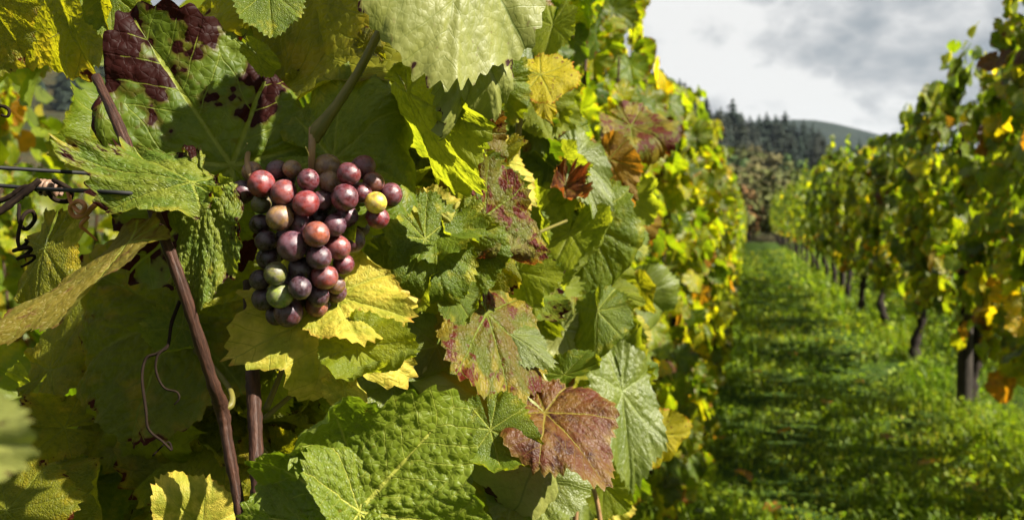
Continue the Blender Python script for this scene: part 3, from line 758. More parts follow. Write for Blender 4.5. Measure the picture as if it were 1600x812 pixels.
W_NORM = [3.6, 3.2, 2.3, 1.5, .22, .10, .10, .3]
W_LEFT = [2.4, 3.0, 3.0, 2.3, .45, .20, .16, .35]
W_LOW = [2.0, 2.2, 2.0, 1.6, 1.5, .9, .35, .4]
def build_vine(X0, y, width, n, zb, zt, half, wts, wlow, zlow, front, label, group, seed, dmax=14., limit=300, near_wood=True, reject=None, noind=False, gather=0.0, size=(.052, .088)):
    rs = np.random.RandomState(seed)
    v = empty('grapevine', (X0, y, float(ground_z(X0, y))), label, 'grapevine', group)
    vine_wood(v, rs, X0, y, zt, width, near_wood)
    P, Y, N, S, c, side = row_leaves(rs, X0, y-width/2, y+width/2, n, zb, zt, half, wts, wlow, zlow, size=size, gather=gather)
    px, py, d = projectN(P)
    if reject is not None:
        k = ~reject(px, py, d, P)
        P, Y, N, S, c, side, px, py, d = P[k], Y[k], N[k], S[k], c[k], side[k], px[k], py[k], d[k]
    vis = (px > -90) & (px < 1690) & (py > -90) & (py < 900) & (d > .1) & (d < dmax)
    score = np.where(vis, (side == front)*1.0+(np.abs(P[:, 0]-X0)*front*side > half*.6)*.5+rs.uniform(0, .2, len(P)), -1)
    order = np.argsort(-score); m = 0 if noind else int(min(limit, (score > .4).sum()))
    sel, rest = order[:m], order[m:]
    if m:
        dm = np.median(d[sel])
        add_leaf_objects(v, P[sel], Y[sel], N[sel], S[sel], c[sel], rs, MIDP if dm < 6.5 else LOWP)
    if len(rest):
        o = link('foliage', leaves_mesh(P[rest], Y[rest], N[rest], S[rest], c[rest], rs, np.array(v.location)), v)
        o['kind'] = 'stuff'
    return v

# ------------------------------------------------------------------ the near vine: leaves seen one by one
HV = empty('grapevine', (ROW_L, .75, float(ground_z(ROW_L, .75))), 'nearest grapevine with blotched leaves and bare red-brown canes around the grape bunch', 'grapevine', 'vines of the row beside the camera')
HVB = HV.location.copy()
hero_n = 0
def hero(mat, P, T, n, w=1.0, label=None, scale=1.0, bb=None, **kw):
    global hero_n
    hero_n += 1
    p, t = at(*P), at(*T)
    if bb is None: bb = 'seed' not in kw
    if bb: p = p+(t-p)*.26
    if 'bends' not in kw:
        rb = random.Random(hero_n*13); kw['bends'] = [(rb.uniform(-2.6, 2.6), rb.uniform(.3, .6), rb.uniform(.16, .5), rb.choice((-1, -1, 1))), (rb.uniform(-2.6, 2.6), rb.uniform(.4, .7), rb.uniform(.2, .5), rb.choice((-1, 1)))]
        kw.setdefault('fold', rb.uniform(-.25, .3)); kw.setdefault('cup', rb.uniform(-.35, .25))
    M = leaf_frame(p, t-p, camvec(n), (t-p).length*scale)
    size_px = (t-p).length/P[2]*FPX
    nr, per = (52, 6) if size_px > 185 else ((38, 5) if size_px > 110 else (26, 5))
    kw.setdefault('quilt', .010)
    V, F, c, uv, ed, q = leaf_geo(kw.pop('seed', 900+hero_n*7), nr, per, w=w, **kw)
    me = np_mesh('leaf', V, F, c, LM[mat], True, uv, {'edge': ed, 'quilt': q})
    o = link('leaf', me, HV, Matrix.Translation(-HVB) @ M)
    if label: o['label'] = label
    return o
B = rad
# big blotched leaf and the curled lobes left of the bunch
LA = hero('spot', (362, 259, .612), (188, -8, .592), (.16, .22, .95), lob=.28, quilt=.013, cell=.085, cup=-.10, wave=.06, rough=.02, bends=[(1.75, .36, .11, -1), (-1.05, .60, .10, -1)], label='green leaf with purple-black blotches along its margin', seed=11)
hero('curl', (300, 286, .543), (98, 238, .535), (.25, .62, .75), w=.42, basal=.45, quilt=.014, cell=.08, fold=-.25, droop=.28, wave=.05, label='curled leaf with a dark purple tip', seed=21)
hero('curl', (318, 306, .555), (306, 496, .552), (-.10, .35, .90), w=.46, basal=.3, quilt=.020, fold=-.15, wave=.06, bends=[(1.57, .22, .16, -1)], label='crinkled pale green leaf with red and yellow edges', seed=22)
# leaves above and right of the bunch
hero('pale', (722, -112, .548), (690, 138, .530), (.42, .40, .80), w=.72, quilt=.006, cell=.08, cup=-.10, wave=.05, lob=.12, bends=[(1.2, .55, .30, -1)], label='pale sunlit leaf with a silvery sheen', seed=31)
hero('pale', (738, 60, .568), (744, 238, .562), (.46, .36, .82), w=.50, basal=.6, quilt=.010, wave=.05, lob=.12, seed=32)
LE = hero('bright', (640, 143, .585), (738, 322, .600), (-.74, .05, .66), w=.58, basal=.45, quilt=.010, fold=-.25, wave=.06, label='backlit yellow-green leaf', seed=33)
hero('bright', (690, 210, .64), (742, 290, .64), (-.70, .15, .66), w=.8, wave=.06)
hero('green', (520, 248, .600), (678, 276, .578), (.34, .26, .90), w=1.12, quilt=.014, cup=-.12, wave=.05, label='serrated dark green leaf behind the bunch', seed=35)
hero('olive', (468, -85, .665), (548, 196, .645), (-.60, .05, .80), w=1.05, quilt=.008, wave=.05, label='large backlit olive leaf', seed=36)
hero('olive', (560, -60, .70), (590, 170, .69), (-.60, .0, .80), w=.8, wave=.05)
hero('green', (418, -48, .625), (426, 66, .622), (.30, .30, .90), w=.8)
hero('bright', (388, 72, .60), (442, 120, .60), (-.70, .25, .68), w=.5, wave=.08)
hero('olive', (560, 60, .63), (598, 90, .62), (-.6, .1, .8), w=.7)
# below the bunch
hero('yellow', (512, 486, .600), (490, 664, .572), (.25, .52, .82), w=1.12, quilt=.014, cup=-.12, wave=.07, lob=.40, label='pale yellow mottled leaf under the bunch', seed=41)
hero('bright', (556, 540, .578), (657, 614, .570), (-.25, .62, .74), w=.62, basal=.3, fold=.25, quilt=.012, wave=.06, label='glowing yellow leaf lobe', seed=42)
hero('yellow', (520, 462, .598), (654, 508, .590), (.15, .58, .80), w=.75, basal=.4, quilt=.014, wave=.07, seed=43)
hero('yellow', (525, 590, .588), (580, 660, .585), (.1, .4, .9), w=.6, wave=.08)
LI = hero('quilt', (560, 799, .500), (716, 626, .500), (.10, .24, .96), w=1.05, quilt=.024, cell=.085, herr=.25, cup=-.06, wave=.05, lob=.24, rough=.015, bends=[(-1.25, .34, .26, 1)], label='large deeply puckered glossy green leaf', seed=51)
hero('quilt', (560, 799, .497), (508, 640, .500), (.62, .20, .75), w=.55, basal=.15, quilt=.026, cell=.09, herr=.25, fold=.1, wave=.05, seed=52)
hero('quilt', (545, 835, .49), (385, 800, .50), (.10, .40, .90), w=.8, basal=.4, quilt=.022, wave=.05, seed=53)
# right of the bunch
hero('green', (650, 335, .632), (706, 484, .620), (.32, .30, .90), w=.7, quilt=.014, wave=.06)
hero('yellow', (650, 318, .65), (735, 378, .64), (.1, .5, .85), w=.7, wave=.06)
hero('green', (700, 440, .64), (740, 510, .63), (.2, .4, .9), w=.8, wave=.06)
hero('green', (585, 385, .625), (640, 430, .622), (.3, .35, .88), w=.9, quilt=.012)
hero('red', (742, 290, .672), (800, 484, .660), (.20, .38, .90), w=.66, bb=True, quilt=.016, wave=.06, label='dark red mottled leaf with green veins', seed=61)
hero('red', (760, 490, .675), (824, 636, .635), (.52, .40, .75), w=.66, basal=.7, quilt=.014, cup=-.2, wave=.05, label='red-brown mottled leaf', seed=62)
hero('grey', (770, 505, .68), (868, 560, .665), (.35, .5, .8), w=.55, cup=-.3, wave=.04)
hero('purple', (852, 642, .655), (956, 736, .618), (.22, .74, .62), w=.80, basal=.7, quilt=.014, cup=-.25, wave=.05, label='wet purple-brown leaf catching the sun', seed=63)
hero('pale', (838, 690, .675), (692, 546, .640), (.20, .55, .80), w=.60, bb=False, basal=.5, quilt=.006, cup=-.35, wave=.05, lob=.1, label='smooth pale green curled leaf', seed=64)
hero('green', (758, 636, .635), (792, 770, .620), (.10, .30, .95), w=.85, wave=.06)
hero('grey', (800, 700, .69), (872, 846, .67), (.15, .30, .94), w=.8, quilt=.012, wave=.05)
hero('dark', (770, 745, .68), (800, 850, .68), (.1, .3, .95), w=.8)
hero('bright', (905, 332, .95), (848, 462, .92), (-.55, .28, .78), w=1.0, wave=.06)
hero('green', (905, 308, .98), (978, 486, .95), (-.30, .20, .93), w=.65, wave=.05)
hero('purple', (886, 272, .86), (878, 340, .84), (.2, .3, .9), w=.60, cup=1.1, wave=.2, fold=.5, label='shrivelled dark purple leaf')
hero('grey', (884, 208, .95), (948, 338, .93), (.50, .38, .78), w=.5, wave=.06)
hero('brown', (940, 228, 1.10), (984, 312, 1.08), (-.45, .3, .84), w=.75, cup=.2, wave=.08, label='orange-brown withered leaf')
hero('brown', (990, 325, 1.6), (1016, 378, 1.58), (.2, .3, .92), w=.9, cup=.3, wave=.1)
hero('yspot', (822, 112, .84), (908, 126, .83), (.05, .62, .78), w=1.05, fold=-.2, quilt=.014, wave=.07, label='yellow leaf with brown specks and orange tip')
hero('bright', (812, 150, .90), (908, 188, .89), (-.35, .30, .89), w=.8, wave=.05)
hero('yspot', (845, 150, .88), (862, 190, .88), (-.2, .3, .9), w=.7, wave=.1)
hero('purple', (742, 236, .75), (768, 316, .75), (.3, .3, .9), w=.45, wave=.1)
hero('grey', (694, 515, .665), (648, 612, .66), (.10, .40, .91), w=.9)
hero('bright', (800, 396, .80), (842, 502, .78), (-.58, .30, .76), w=.85, wave=.06)
hero('green', (938, 458, .85), (924, 568, .83), (-.50, .10, .86), w=.75, fold=-.3, wave=.05)
hero('bright', (928, 446, 1.0), (1012, 474, .98), (-.40, .52, .75), w=.5, wave=.06)
hero('pale', (892, 494, .86), (846, 562, .86), (.42, .42, .80), w=.9)
hero('grey', (962, 560, .97), (1004, 766, .93), (.45, .30, .84), w=.50, wave=.05)
hero('yspot', (1018, 662, 1.15), (1072, 728, 1.13), (-.40, .40, .82), w=.95, wave=.07)
hero('green', (856, 592, .74), (958, 566, .72), (-.25, .76, .60), w=.55, fold=.3, wave=.05)
hero('bright', (928, 742, 1.0), (988, 804, 1.0), (-.45, .35, .82), w=.8)
hero('bright', (765, 250, .88), (770, 330, .88), (-.6, .2, .77), w=.9)
hero('grey', (735, 90, .80), (760, 30, .80), (.3, .4, .85), w=.8)
hero('bright', (870, 20, .95), (850, 100, .93), (-.5, .3, .8), w=.8)
# left of the canes
hero('dark', (284, 492, .660), (36, 578, .640), (-.02, .38, .92), w=.85, quilt=.018, wave=.05, label='shaded dark green leaf with brown margin', seed=71)
LK = hero('dry', (203, 386, .540), (-40, 552, .500), (.22, .93, .28), w=.21, basal=.4, fold=-.15, quilt=.008, wave=.05, bends=[(1.57, .16, .2, -1)], label='dry yellowish leaf seen edge on', seed=72)
hero('olive', (78, 348, .62), (42, 506, .60), (-.45, .15, .88), w=.72, wave=.06)
hero('olive', (352, 556, .72), (100, 694, .70), (-.18, .30, .93), w=.95, quilt=.018, wave=.05, label='broad backlit olive leaf in the shade', seed=74)
hero('olive', (360, 640, .70), (196, 766, .68), (-.12, .42, .90), w=1.05, quilt=.018, wave=.05, seed=75)
hero('green', (304, 508, .64), (222, 522, .63), (-.35, .42, .84), w=1.1)
hero('pale', (-350, 665, .22), (30, 690, .21), (.45, .48, .76), bends=[], w=.36, quilt=.006, wave=.04, lob=.06, teeth=.6, label='blurred leaf close to the camera', seed=77)
hero('yellow', (338, 846, .60), (252, 762, .59), (0, .30, .95), w=.8, label='yellow leaf with a dark scorched edge')
hero('olive', (50, 840, .68), (108, 672, .68), (-.30, .20, .93), w=.9)
hero('olive', (-30, 806, .62), (124, 772, .62), (-.25, .35, .90), w=.9)
hero('grey', (225, 700, .72), (140, 742, .71), (0, .6, .8), w=.6, wave=.1)
hero('dark', (90, 720, .75), (180, 800, .75), (0, .4, .9), w=.9)
hero('olive', (70, -75, .68), (112, 122, .67), (-.55, .05, .83), w=1.05, quilt=.008, wave=.05, label='backlit yellow-olive leaf', seed=82)
hero('olive', (-50, -40, .60), (36, 92, .60), (-.45, .15, .88), w=.9)
hero('green', (168, -40, .66), (176, 64, .66), (.2, .3, .9), w=.8)
hero('green', (275, 178, .665), (94, 246, .645), (-.30, .28, .91), w=.8, quilt=.010, wave=.05)
hero('bright', (250, 350, .75), (215, 410, .75), (-.5, .3, .8), w=.8)
hero('olive', (420, 680, .68), (440, 790, .68), (-.3, .3, .9), w=.9, cup=.3)
hero('olive', (360, 525, .66), (330, 610, .66), (-.3, .3, .9), w=.9)

# smaller overlapping leaves packed between the larger ones
ra = random.Random(31)
def pack(n, x0, x1, y0, y1, dfun, mats, smin, smax, avoid=()):
    k = 0
    while k < n:
        x, y = ra.uniform(x0, x1), ra.uniform(y0, y1)
        if any(a <= x <= c and b <= y <= e for a, b, c, e in avoid): continue
        d = dfun(x)+ra.uniform(-.02, .10); size = ra.uniform(smin, smax)
        a = math.radians(ra.gauss(-90, 55)); L = size/d*FPX
        back = ra.random() < .42
        n_ = (ra.uniform(-.85, -.35), ra.uniform(-.1, .5), ra.uniform(.5, .9)) if back else (ra.uniform(.0, .7), ra.uniform(.1, .7), ra.uniform(.45, .95))
        mt = ra.choice(('bright', 'olive', 'green', 'bright') if back else mats)
        hero(mt, (x, y, d), (x+L*math.cos(a), y-L*math.sin(a), d+ra.uniform(-.03, .02)), n_, w=ra.uniform(.75, 1.1), bb=False, wave=ra.uniform(.05, .12), quilt=ra.uniform(.008, .016), lob=ra.uniform(.06, .22))
        k += 1
surf = lambda x: float(np.interp(x, [330, 600, 700, 800, 900, 1000, 1060], [.64, .65, .70, .80, .98, 1.35, 1.8]))
GM = ('green', 'green', 'green', 'curl', 'yellow', 'grey', 'red', 'dark')
pack(62, 660, 1000, 120, 800, surf, GM, .034, .056, avoid=((820, 600, 990, 740), (730, 470, 830, 620), (560, 600, 740, 800), (700, 300, 790, 470)))
pack(12, 600, 760, 330, 620, lambda x: .66, GM, .030, .048)
pack(10, 330, 480, 540, 700, lambda x: .68, ('olive', 'green', 'dark'), .035, .055)
pack(14, -20, 330, 560, 800, lambda x: .70, ('olive', 'olive', 'dark', 'yellow'), .035, .060)
pack(8, 420, 600, -20, 90, lambda x: .66, ('olive', 'green', 'bright'), .030, .050)
pack(6, -10, 200, -30, 80, lambda x: .68, ('olive', 'green', 'bright'), .030, .055)

# canes, stems, tendrils of the near vine
def pts(*a): return [at(*p) for p in a]
tube('cane', pts((150, 120, .59), (188, 203, .572), (240, 330, .560), (282, 440, .548), (330, 590, .560), (347, 640, .572), (358, 705, .57), (378, 812, .565), (392, 900, .56)), [.0028, .0032, .0035, .0034, .0033, .0034, .0046, .0034, .0033, .0034, .0036], CANE, HV, 90, 14, .09, 1)
tube('cane', pts((388, 440, .66), (391, 530, .640), (394, 572, .604), (398, 650, .580), (402, 740, .566), (406, 800, .562), (410, 900, .562)), [.0038, .0042, .0044, .0040, .0046, .0041], CANE, HV, 80, 14, .09, 2)
tube('shoot', pts((640, -40, .585), (590, 55, .578), (560, 112, .575), (525, 166, .572), (497, 203, .572), (490, 222, .572)), [.0024, .0026, .0026, .0030, .0046, .0030], GSTEM, HV, 40, 10, .03, 3)
pt_LE = tube('petiole', pts((500, 203, .572), (560, 176, .576), (610, 152, .582), (641, 142, .585)), [.0030, .0021, .0019, .0022], GSTEM, HV, 24, 8, .03, 4)
pt_LK = tube('petiole', pts((288, 466, .57), (240, 462, .56), (180, 458, .54), (120, 454, .515)), [.0020, .0016, .0015, .0016], GSTEM, HV, 20, 8, .03, 5)
tube('shoot', pts((822, 118, .845), (813, 180, .85), (806, 245, .855), (799, 305, .86)), [.0030, .0028, .0034, .0027], GSTEM, HV, 24, 8, .06, 6)
tube('petiole', pts((768, 400, .75), (800, 385, .77), (845, 362, .80), (885, 345, .84)), [.0016, .0015, .0014, .0014], GSTEM, HV, 14, 6)
tube('petiole', pts((347, 640, .572), (362, 630, .575), (358, 606, .585), (330, 570, .62), (300, 545, .65)), [.0028, .0020, .0016, .0016, .0014], GSTEM, HV, 24, 8)
tube('petiole', pts((415, 640, .60), (432, 600, .61), (448, 560, .62)), [.0022, .0018, .0018], GSTEM, HV, 14, 8)
tube('petiole', pts((412, 655, .60), (445, 626, .61), (470, 606, .62)), [.0020, .0016, .0015], GSTEM, HV, 14, 8)
tube('petiole', pts((410, 700, .60), (430, 735, .61), (446, 752, .62)), [.0018, .0014, .0013], GSTEM, HV, 14, 8)
pt_LA = tube('petiole', pts((362, 259, .613), (375, 248, .62), (392, 232, .63), (420, 200, .65)), [.0019, .0017, .0017, .0018], GSTEM, HV, 14, 8)
pt_LI = tube('petiole', pts((560, 799, .501), (575, 830, .52), (600, 880, .54)), [.0020, .0018, .0018], GSTEM, HV, 14, 8)
tube('shoot', pts((898, 830, .95), (902, 775, .94), (912, 735, .93), (930, 700, .92)), [.0030, .0026, .0022, .0018], TANSTEM, HV, 14, 8)
tube('shoot', pts((940, 830, 1.0), (932, 780, .99), (918, 735, .98)), [.0028, .0024, .0020], TANSTEM, HV, 14, 8)
def own(t, leaf): t.parent = leaf; t.matrix_parent_inverse = leaf.matrix_local.inverted()
for t_, l_ in ((pt_LE, LE), (pt_LK, LK), (pt_LA, LA), (pt_LI, LI)): own(t_, l_)
def curl(name, path, r, mat, n=60, k=6): tube(name, path, r, mat, HV, n, k, .08, 3)
curl('tendril', pts((281, 470, .565), (268, 505, .56), (262, 540, .555), (245, 552, .555), (228, 560, .555), (222, 590, .553), (228, 640, .55), (232, 670, .55), (255, 690, .55), (268, 703, .55), (262, 690, .552), (238, 712, .552)), [.0011, .0009, .0008, .0007, .0005], CANE_DK)
curl('tendril', pts((262, 540, .555), (246, 556, .553), (244, 580, .553), (256, 605, .553), (276, 612, .552), (280, 622, .552), (272, 632, .552)), [.0008, .0007, .0006, .0004], CANE_DK, 40)
def helix(c0, c1, turns, r, d0, ecc=1.0, steps=9):
    out = []
    for i in range(int(turns*steps)+1):
        f = i/(turns*steps); a = f*turns*2*math.pi
        x = c0[0]+(c1[0]-c0[0])*f; y = c0[1]+(c1[1]-c0[1])*f
        p = at(x, y, d0)
        ax = (at(c1[0], c1[1], d0)-at(c0[0], c0[1], d0)).normalized(); u = ax.cross(FWD).normalized(); v = FWD
        out.append(p+(u*math.cos(a)+v*math.sin(a))*r*ecc)
    return out
DW = .575
tube('tendril', helix((62, 292), (94, 296), 4.5, .0036, DW), [.0013, .0015, .0015, .0011], bark_mat('tendril_brown', (.10, .055, .035), (.20, .12, .075), rough=.5), HV, 90, 8)
tube('tendril', pts((-40, 352, .56), (0, 330, .565), (40, 300, .568), (62, 281, .570)), [.0018, .0021, .0022, .0018], CANE_DK, HV, 30, 8, .12, 4)
tube('tendril', pts((-30, 322, .575), (10, 310, .575), (40, 292, .575), (66, 300, .572)), [.0016, .0017, .0016, .0012], CANE_DK, HV, 30, 8, .12, 5)
tube('tendril', pts((30, 318, .57), (30, 345, .57), (40, 358, .575), (54, 344, .57), (50, 330, .565), (36, 338, .56), (28, 372, .56), (32, 392, .56)), [.0010, .0012, .0012, .0011, .0010], CANE_DK, HV, 50, 8, .06, 6)
tube('tendril', helix((30, 380), (46, 412), 2.6, .0042, .562), [.0010, .0012, .0010, .0007], CANE_DK, HV, 60, 8)
tube('tendril', pts((84, 282, .57), (100, 290, .56), (112, 300, .57), (106, 314, .575), (86, 312, .57), (74, 300, .565)), [.0014, .0015, .0014, .0012], CANE_DK, HV, 36, 8)
tube('tendril', pts((106, 300, .57), (112, 318, .568), (125, 332, .562), (133, 322, .56), (122, 314, .563), (110, 324, .568), (116, 338, .57), (132, 336, .57), (142, 326, .566), (150, 318, .565), (158, 305, .57), (160, 286, .575)), [.0012, .0014, .0014, .0015, .0016, .0016], ORANGE_T, HV, 60, 8)
tube('tendril', pts((138, 338, .57), (126, 352, .572), (134, 360, .575), (152, 376, .58)), [.0012, .0012, .0009, .0006], ORANGE_T, HV, 20, 6)
tube('tendril', pts((-10, 168, .62), (4, 166, .62), (14, 172, .62), (12, 182, .62), (2, 180, .62)), [.0012, .0012, .0010, .0008], CANE_DK, HV, 20, 6)
hero('yellow', (128, 346, .58), (100, 388, .58), (.5, .2, .8), w=.42)
# trunk of the near vine, below and left of the picture
tube('trunk', [(ROW_L, .75, -.1), (ROW_L-.03, .74, .3), (ROW_L+.02, .77, .62), (ROW_L+.05, .72, .80)], [.05, .042, .036, .03], TRUNK, HV, 18, 10, .15, 9)

# ------------------------------------------------------------------ the bunch of grapes
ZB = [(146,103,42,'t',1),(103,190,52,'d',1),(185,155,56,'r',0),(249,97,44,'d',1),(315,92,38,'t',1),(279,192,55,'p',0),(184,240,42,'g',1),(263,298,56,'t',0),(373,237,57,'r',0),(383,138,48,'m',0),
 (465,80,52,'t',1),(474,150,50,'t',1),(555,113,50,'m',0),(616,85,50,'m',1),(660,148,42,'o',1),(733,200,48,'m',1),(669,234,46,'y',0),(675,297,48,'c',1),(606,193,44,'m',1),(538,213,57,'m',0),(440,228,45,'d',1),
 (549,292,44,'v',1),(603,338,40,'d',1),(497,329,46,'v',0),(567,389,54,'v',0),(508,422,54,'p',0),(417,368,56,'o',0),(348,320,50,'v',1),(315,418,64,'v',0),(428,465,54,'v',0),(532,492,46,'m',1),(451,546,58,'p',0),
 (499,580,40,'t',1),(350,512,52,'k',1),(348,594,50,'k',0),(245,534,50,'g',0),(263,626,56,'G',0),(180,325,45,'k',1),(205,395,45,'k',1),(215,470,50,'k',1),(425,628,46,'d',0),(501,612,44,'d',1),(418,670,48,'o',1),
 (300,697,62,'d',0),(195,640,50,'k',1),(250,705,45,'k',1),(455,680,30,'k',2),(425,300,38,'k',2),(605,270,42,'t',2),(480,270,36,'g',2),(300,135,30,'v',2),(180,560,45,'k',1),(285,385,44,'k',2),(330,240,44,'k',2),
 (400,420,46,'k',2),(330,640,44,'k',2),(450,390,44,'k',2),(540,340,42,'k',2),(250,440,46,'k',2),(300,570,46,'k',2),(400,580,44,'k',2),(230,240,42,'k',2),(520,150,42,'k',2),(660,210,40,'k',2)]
BC = {'t':(.135,.080,.028),'r':(.105,.010,.010),'d':(.032,.005,.010),'p':(.115,.022,.018),'g':(.062,.066,.015),'G':(.10,.13,.026),'m':(.066,.007,.012),'o':(.125,.036,.016),'y':(.30,.24,.022),'c':(.095,.006,.011),'v':(.046,.013,.022),'k':(.018,.005,.010)}  # near-black tint: dark grapes, plus shade painted into left and rear ones
def berry_mesh():
    nu, nv = 28, 18; V = []; 
    for i in range(nv+1):
        ph = math.pi*i/nv
        for j in range(nu):
            th = 2*math.pi*j/nu; r = 1.0
            V.append((math.sin(ph)*math.cos(th), math.sin(ph)*math.sin(th), math.cos(ph)*1.05-(.05*math.exp(-((math.pi-ph)/.16)**2)*-1)))
    F = []; c = []
    for i in range(nv):
        for j in range(nu):
            F += [i*nu+j, (i+1)*nu+j, (i+1)*nu+(j+1) % nu, i*nu+(j+1) % nu]; c.append(4)
    return np_mesh('berry', V, F, c, BERRY)
BM = berry_mesh()
BR0 = .558
def build_bunch():
    rs = np.random.RandomState(4)
    sc = 320/866.0; items = []
    for (x, y, r, k, lay) in ZB:
        px, py = 340+x*sc, 230+y*sc; R = r*sc*BR0/FPX
        cx = (x-410)/330.0; cy = (y-370)/340.0
        bulge = math.sqrt(max(0.0, 1-min(1, cx*cx*.8+cy*cy*.6)))
        d = BR0+.016-.022*bulge+lay*.010
        items.append([px, py, d, R, k, lay])
    for it in range(30):                       # push berries back until none cut into another
        moved = False
        for i in range(len(items)):
            for j in range(i+1, len(items)):
                a, b = items[i], items[j]
                pa, pb = at(*a[:3]), at(*b[:3]); gap = (a[3]+b[3])*.965-(pa-pb).length
                if gap > 0:
                    lo, hi = (a, b) if a[2] < b[2] else (b, a)
                    hi[2] += gap*.5+.0002; lo[2] -= gap*.12; moved = True
        if not moved: break
    root = empty('grape_bunch', at(488, 225, .575), 'hanging bunch of red, purple and green ripening grapes', 'grapes')
    b0 = root.location
    cen = at(490, 330, .60)
    rach = [at(489, 200, .572), at(487, 240, .570), at(486, 300, .582), at(470, 380, .586), at(455, 470, .584)]
    sp_ = spline(rach, 30)
    for i, (px, py, d, R, k, lay) in enumerate(items):
        p = at(px, py, d); R = R*(FPX*0+1)*d/BR0
        o = link('berry', BM, root)
        # blossom end points away from the stalk
        q = sp_[12+np.argmin(np.linalg.norm(sp_[12:]-np.array(p), axis=1))]; q = Vector(q)+Vector((0, 0, .006))
        ax = (q-p); ax = ax.normalized() if ax.length > 1e-5 else Vector((0, 0, 1))
        ax = (ax+Vector((rs.uniform(-.5, .5), rs.uniform(-.5, .5), rs.uniform(-.3, .5)))).normalized()
        rot = ax.to_track_quat('Z', 'Y').to_matrix().to_4x4()
        s = rs.uniform(.95, 1.05)
        o.matrix_local = Matrix.Translation(p-b0) @ rot @ Matrix.Diagonal((R*rs.uniform(.97, 1.03), R*s, R*rs.uniform(.98, 1.07), 1))
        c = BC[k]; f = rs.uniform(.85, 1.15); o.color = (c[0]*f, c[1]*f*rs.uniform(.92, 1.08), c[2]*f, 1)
        if k == 'y': o['label'] = 'single yellow berry with a brown scar'
        if k == 'G': o['label'] = 'unripe green berry'
        # stalk of the berry
        end = p+ax*R*.92
        V, F, cc, uv = tube_arrays([end, end+(q-end)*.5+Vector((0, 0, .002)), q], [.0011, .0008, .0010], 6, 5)
        st = link('berry_stalk', np_mesh('berry_stalk', V-np.array(b0), F, cc, TANSTEM, True, uv), o); st.matrix_parent_inverse = o.matrix_local.inverted()
        if k == 'y': yb = o
    V, F, cc, uv = tube_arrays(rach, [.0024, .0021, .0020, .0016, .0010], 30, 8)
    link('stalk', np_mesh('stalk', V-np.array(b0), F, cc, TANSTEM, True, uv), root)
    V, F, cc, uv = tube_arrays([at(394, 225, .66), at(387, 243, .606), at(388, 262, .570), at(400, 290, .572), at(450, 310, .582)], [.0016, .0017, .0017, .0012, .001], 16, 8)
    link('stalk', np_mesh('stalk', V-np.array(b0), F, cc, TANSTEM, True, uv), root)
    # scar on the yellow berry, facing the camera
    y = [i for i in items if i[4] == 'y'][0]; p = at(*y[:3]); R = y[3]*y[2]/BR0
    dirv = (CAM-p).normalized(); dirv = (dirv+UP*-.06+RIGHT*.02).normalized(); u = dirv.orthogonal().normalized(); v = dirv.cross(u)
    Vs = []; nn = 10
    for j in range(nn):
        a = 6.283*j/nn; rr = R*(.17 if j % 2 else .06)
        q = (dirv*R+(u*math.cos(a)+v*math.sin(a))*rr).normalized()*R*1.052; Vs.append(p+q-b0)
    Vs.append(p+dirv*R*1.056-b0)
    F = []
    for j in range(nn): F += [j, (j+1) % nn, nn]
    sc_ = link('scar', np_mesh('scar', np.array([list(q) for q in Vs]), F, [3]*nn, SCAR), yb); sc_.matrix_parent_inverse = yb.matrix_local.inverted()
build_bunch()

# ------------------------------------------------------------------ trellis wires
def wire(path, r, label, group=None):
    V, F, c, uv = tube_arrays(path, [r], max(4, len(path)*10), 8)
    o = link('trellis_wire', np_mesh('trellis_wire', V, F, c, WIRE, True, uv)); tag(o, label, 'wire', group)
wire(pts((-120, 255, .55), (0, 262, .575), (125, 270, .60), (330, 283, .65)), .00125, 'upper thick black trellis wire left of the bunch')
wire(pts((-120, 280, .555), (0, 290, .575), (62, 295, .57), (150, 299, .536), (205, 302, .536), (232, 304, .556), (300, 308, .60)), .00120, 'lower black trellis wire wrapped by dried tendrils')

# ------------------------------------------------------------------ the rows
def near_reject(px, py, d, P):
    surf = np.interp(px, [0, 330, 600, 750, 860, 930, 1000, 1060, 1110], [.76, .74, .72, .82, 1.05, 1.7, 2.6, 3.6, 5.0])
    bad = (d < surf)
    gap = (px > -60) & (px < 335) & (py > 60) & (py < 520)
    gap |= (px > 640) & (px < 700) & (py > 235) & (py < 290)
    gap |= (px > 225) & (px < 400) & (py > 690) & (py < 790) & (d < 3)
    skyg = (px > 985) & (py < np.interp(px, [985, 1010, 1050, 1090, 1110], [20, 95, 130, 165, 190]))
    return bad | gap | skyg
rs0 = np.random.RandomState(77)
# foliage of the near vine behind the leaves placed above
P, Y, N, S, c, side = row_leaves(rs0, ROW_L, .15, 1.55, 900, .35, 2.15, .30, W_LEFT, W_LEFT, .1, (.066, .10))
px, py, d = projectN(P)
vis = (px > -60) & (px < 1200) & (py > -60) & (py < 880)
k = ~near_reject(px, py, d, P) & (d > .3)
P1 = np.where(k & vis)[0]; P1, P1b = P1[:298-hero_n], P1[298-hero_n:]; P2 = np.where(k & ~vis & ~((py < 0) & (d < 1.3) & (rs0.uniform(0, 1, len(P)) < .8)))[0]; P2 = np.concatenate([P1b, P2])
add_leaf_objects(HV, P[P1], Y[P1], N[P1], S[P1], c[P1], rs0, MIDP)
o = link('foliage', leaves_mesh(P[P2], Y[P2], N[P2], S[P2], c[P2], rs0, np.array(HV.location)), HV); o['kind'] = 'stuff'

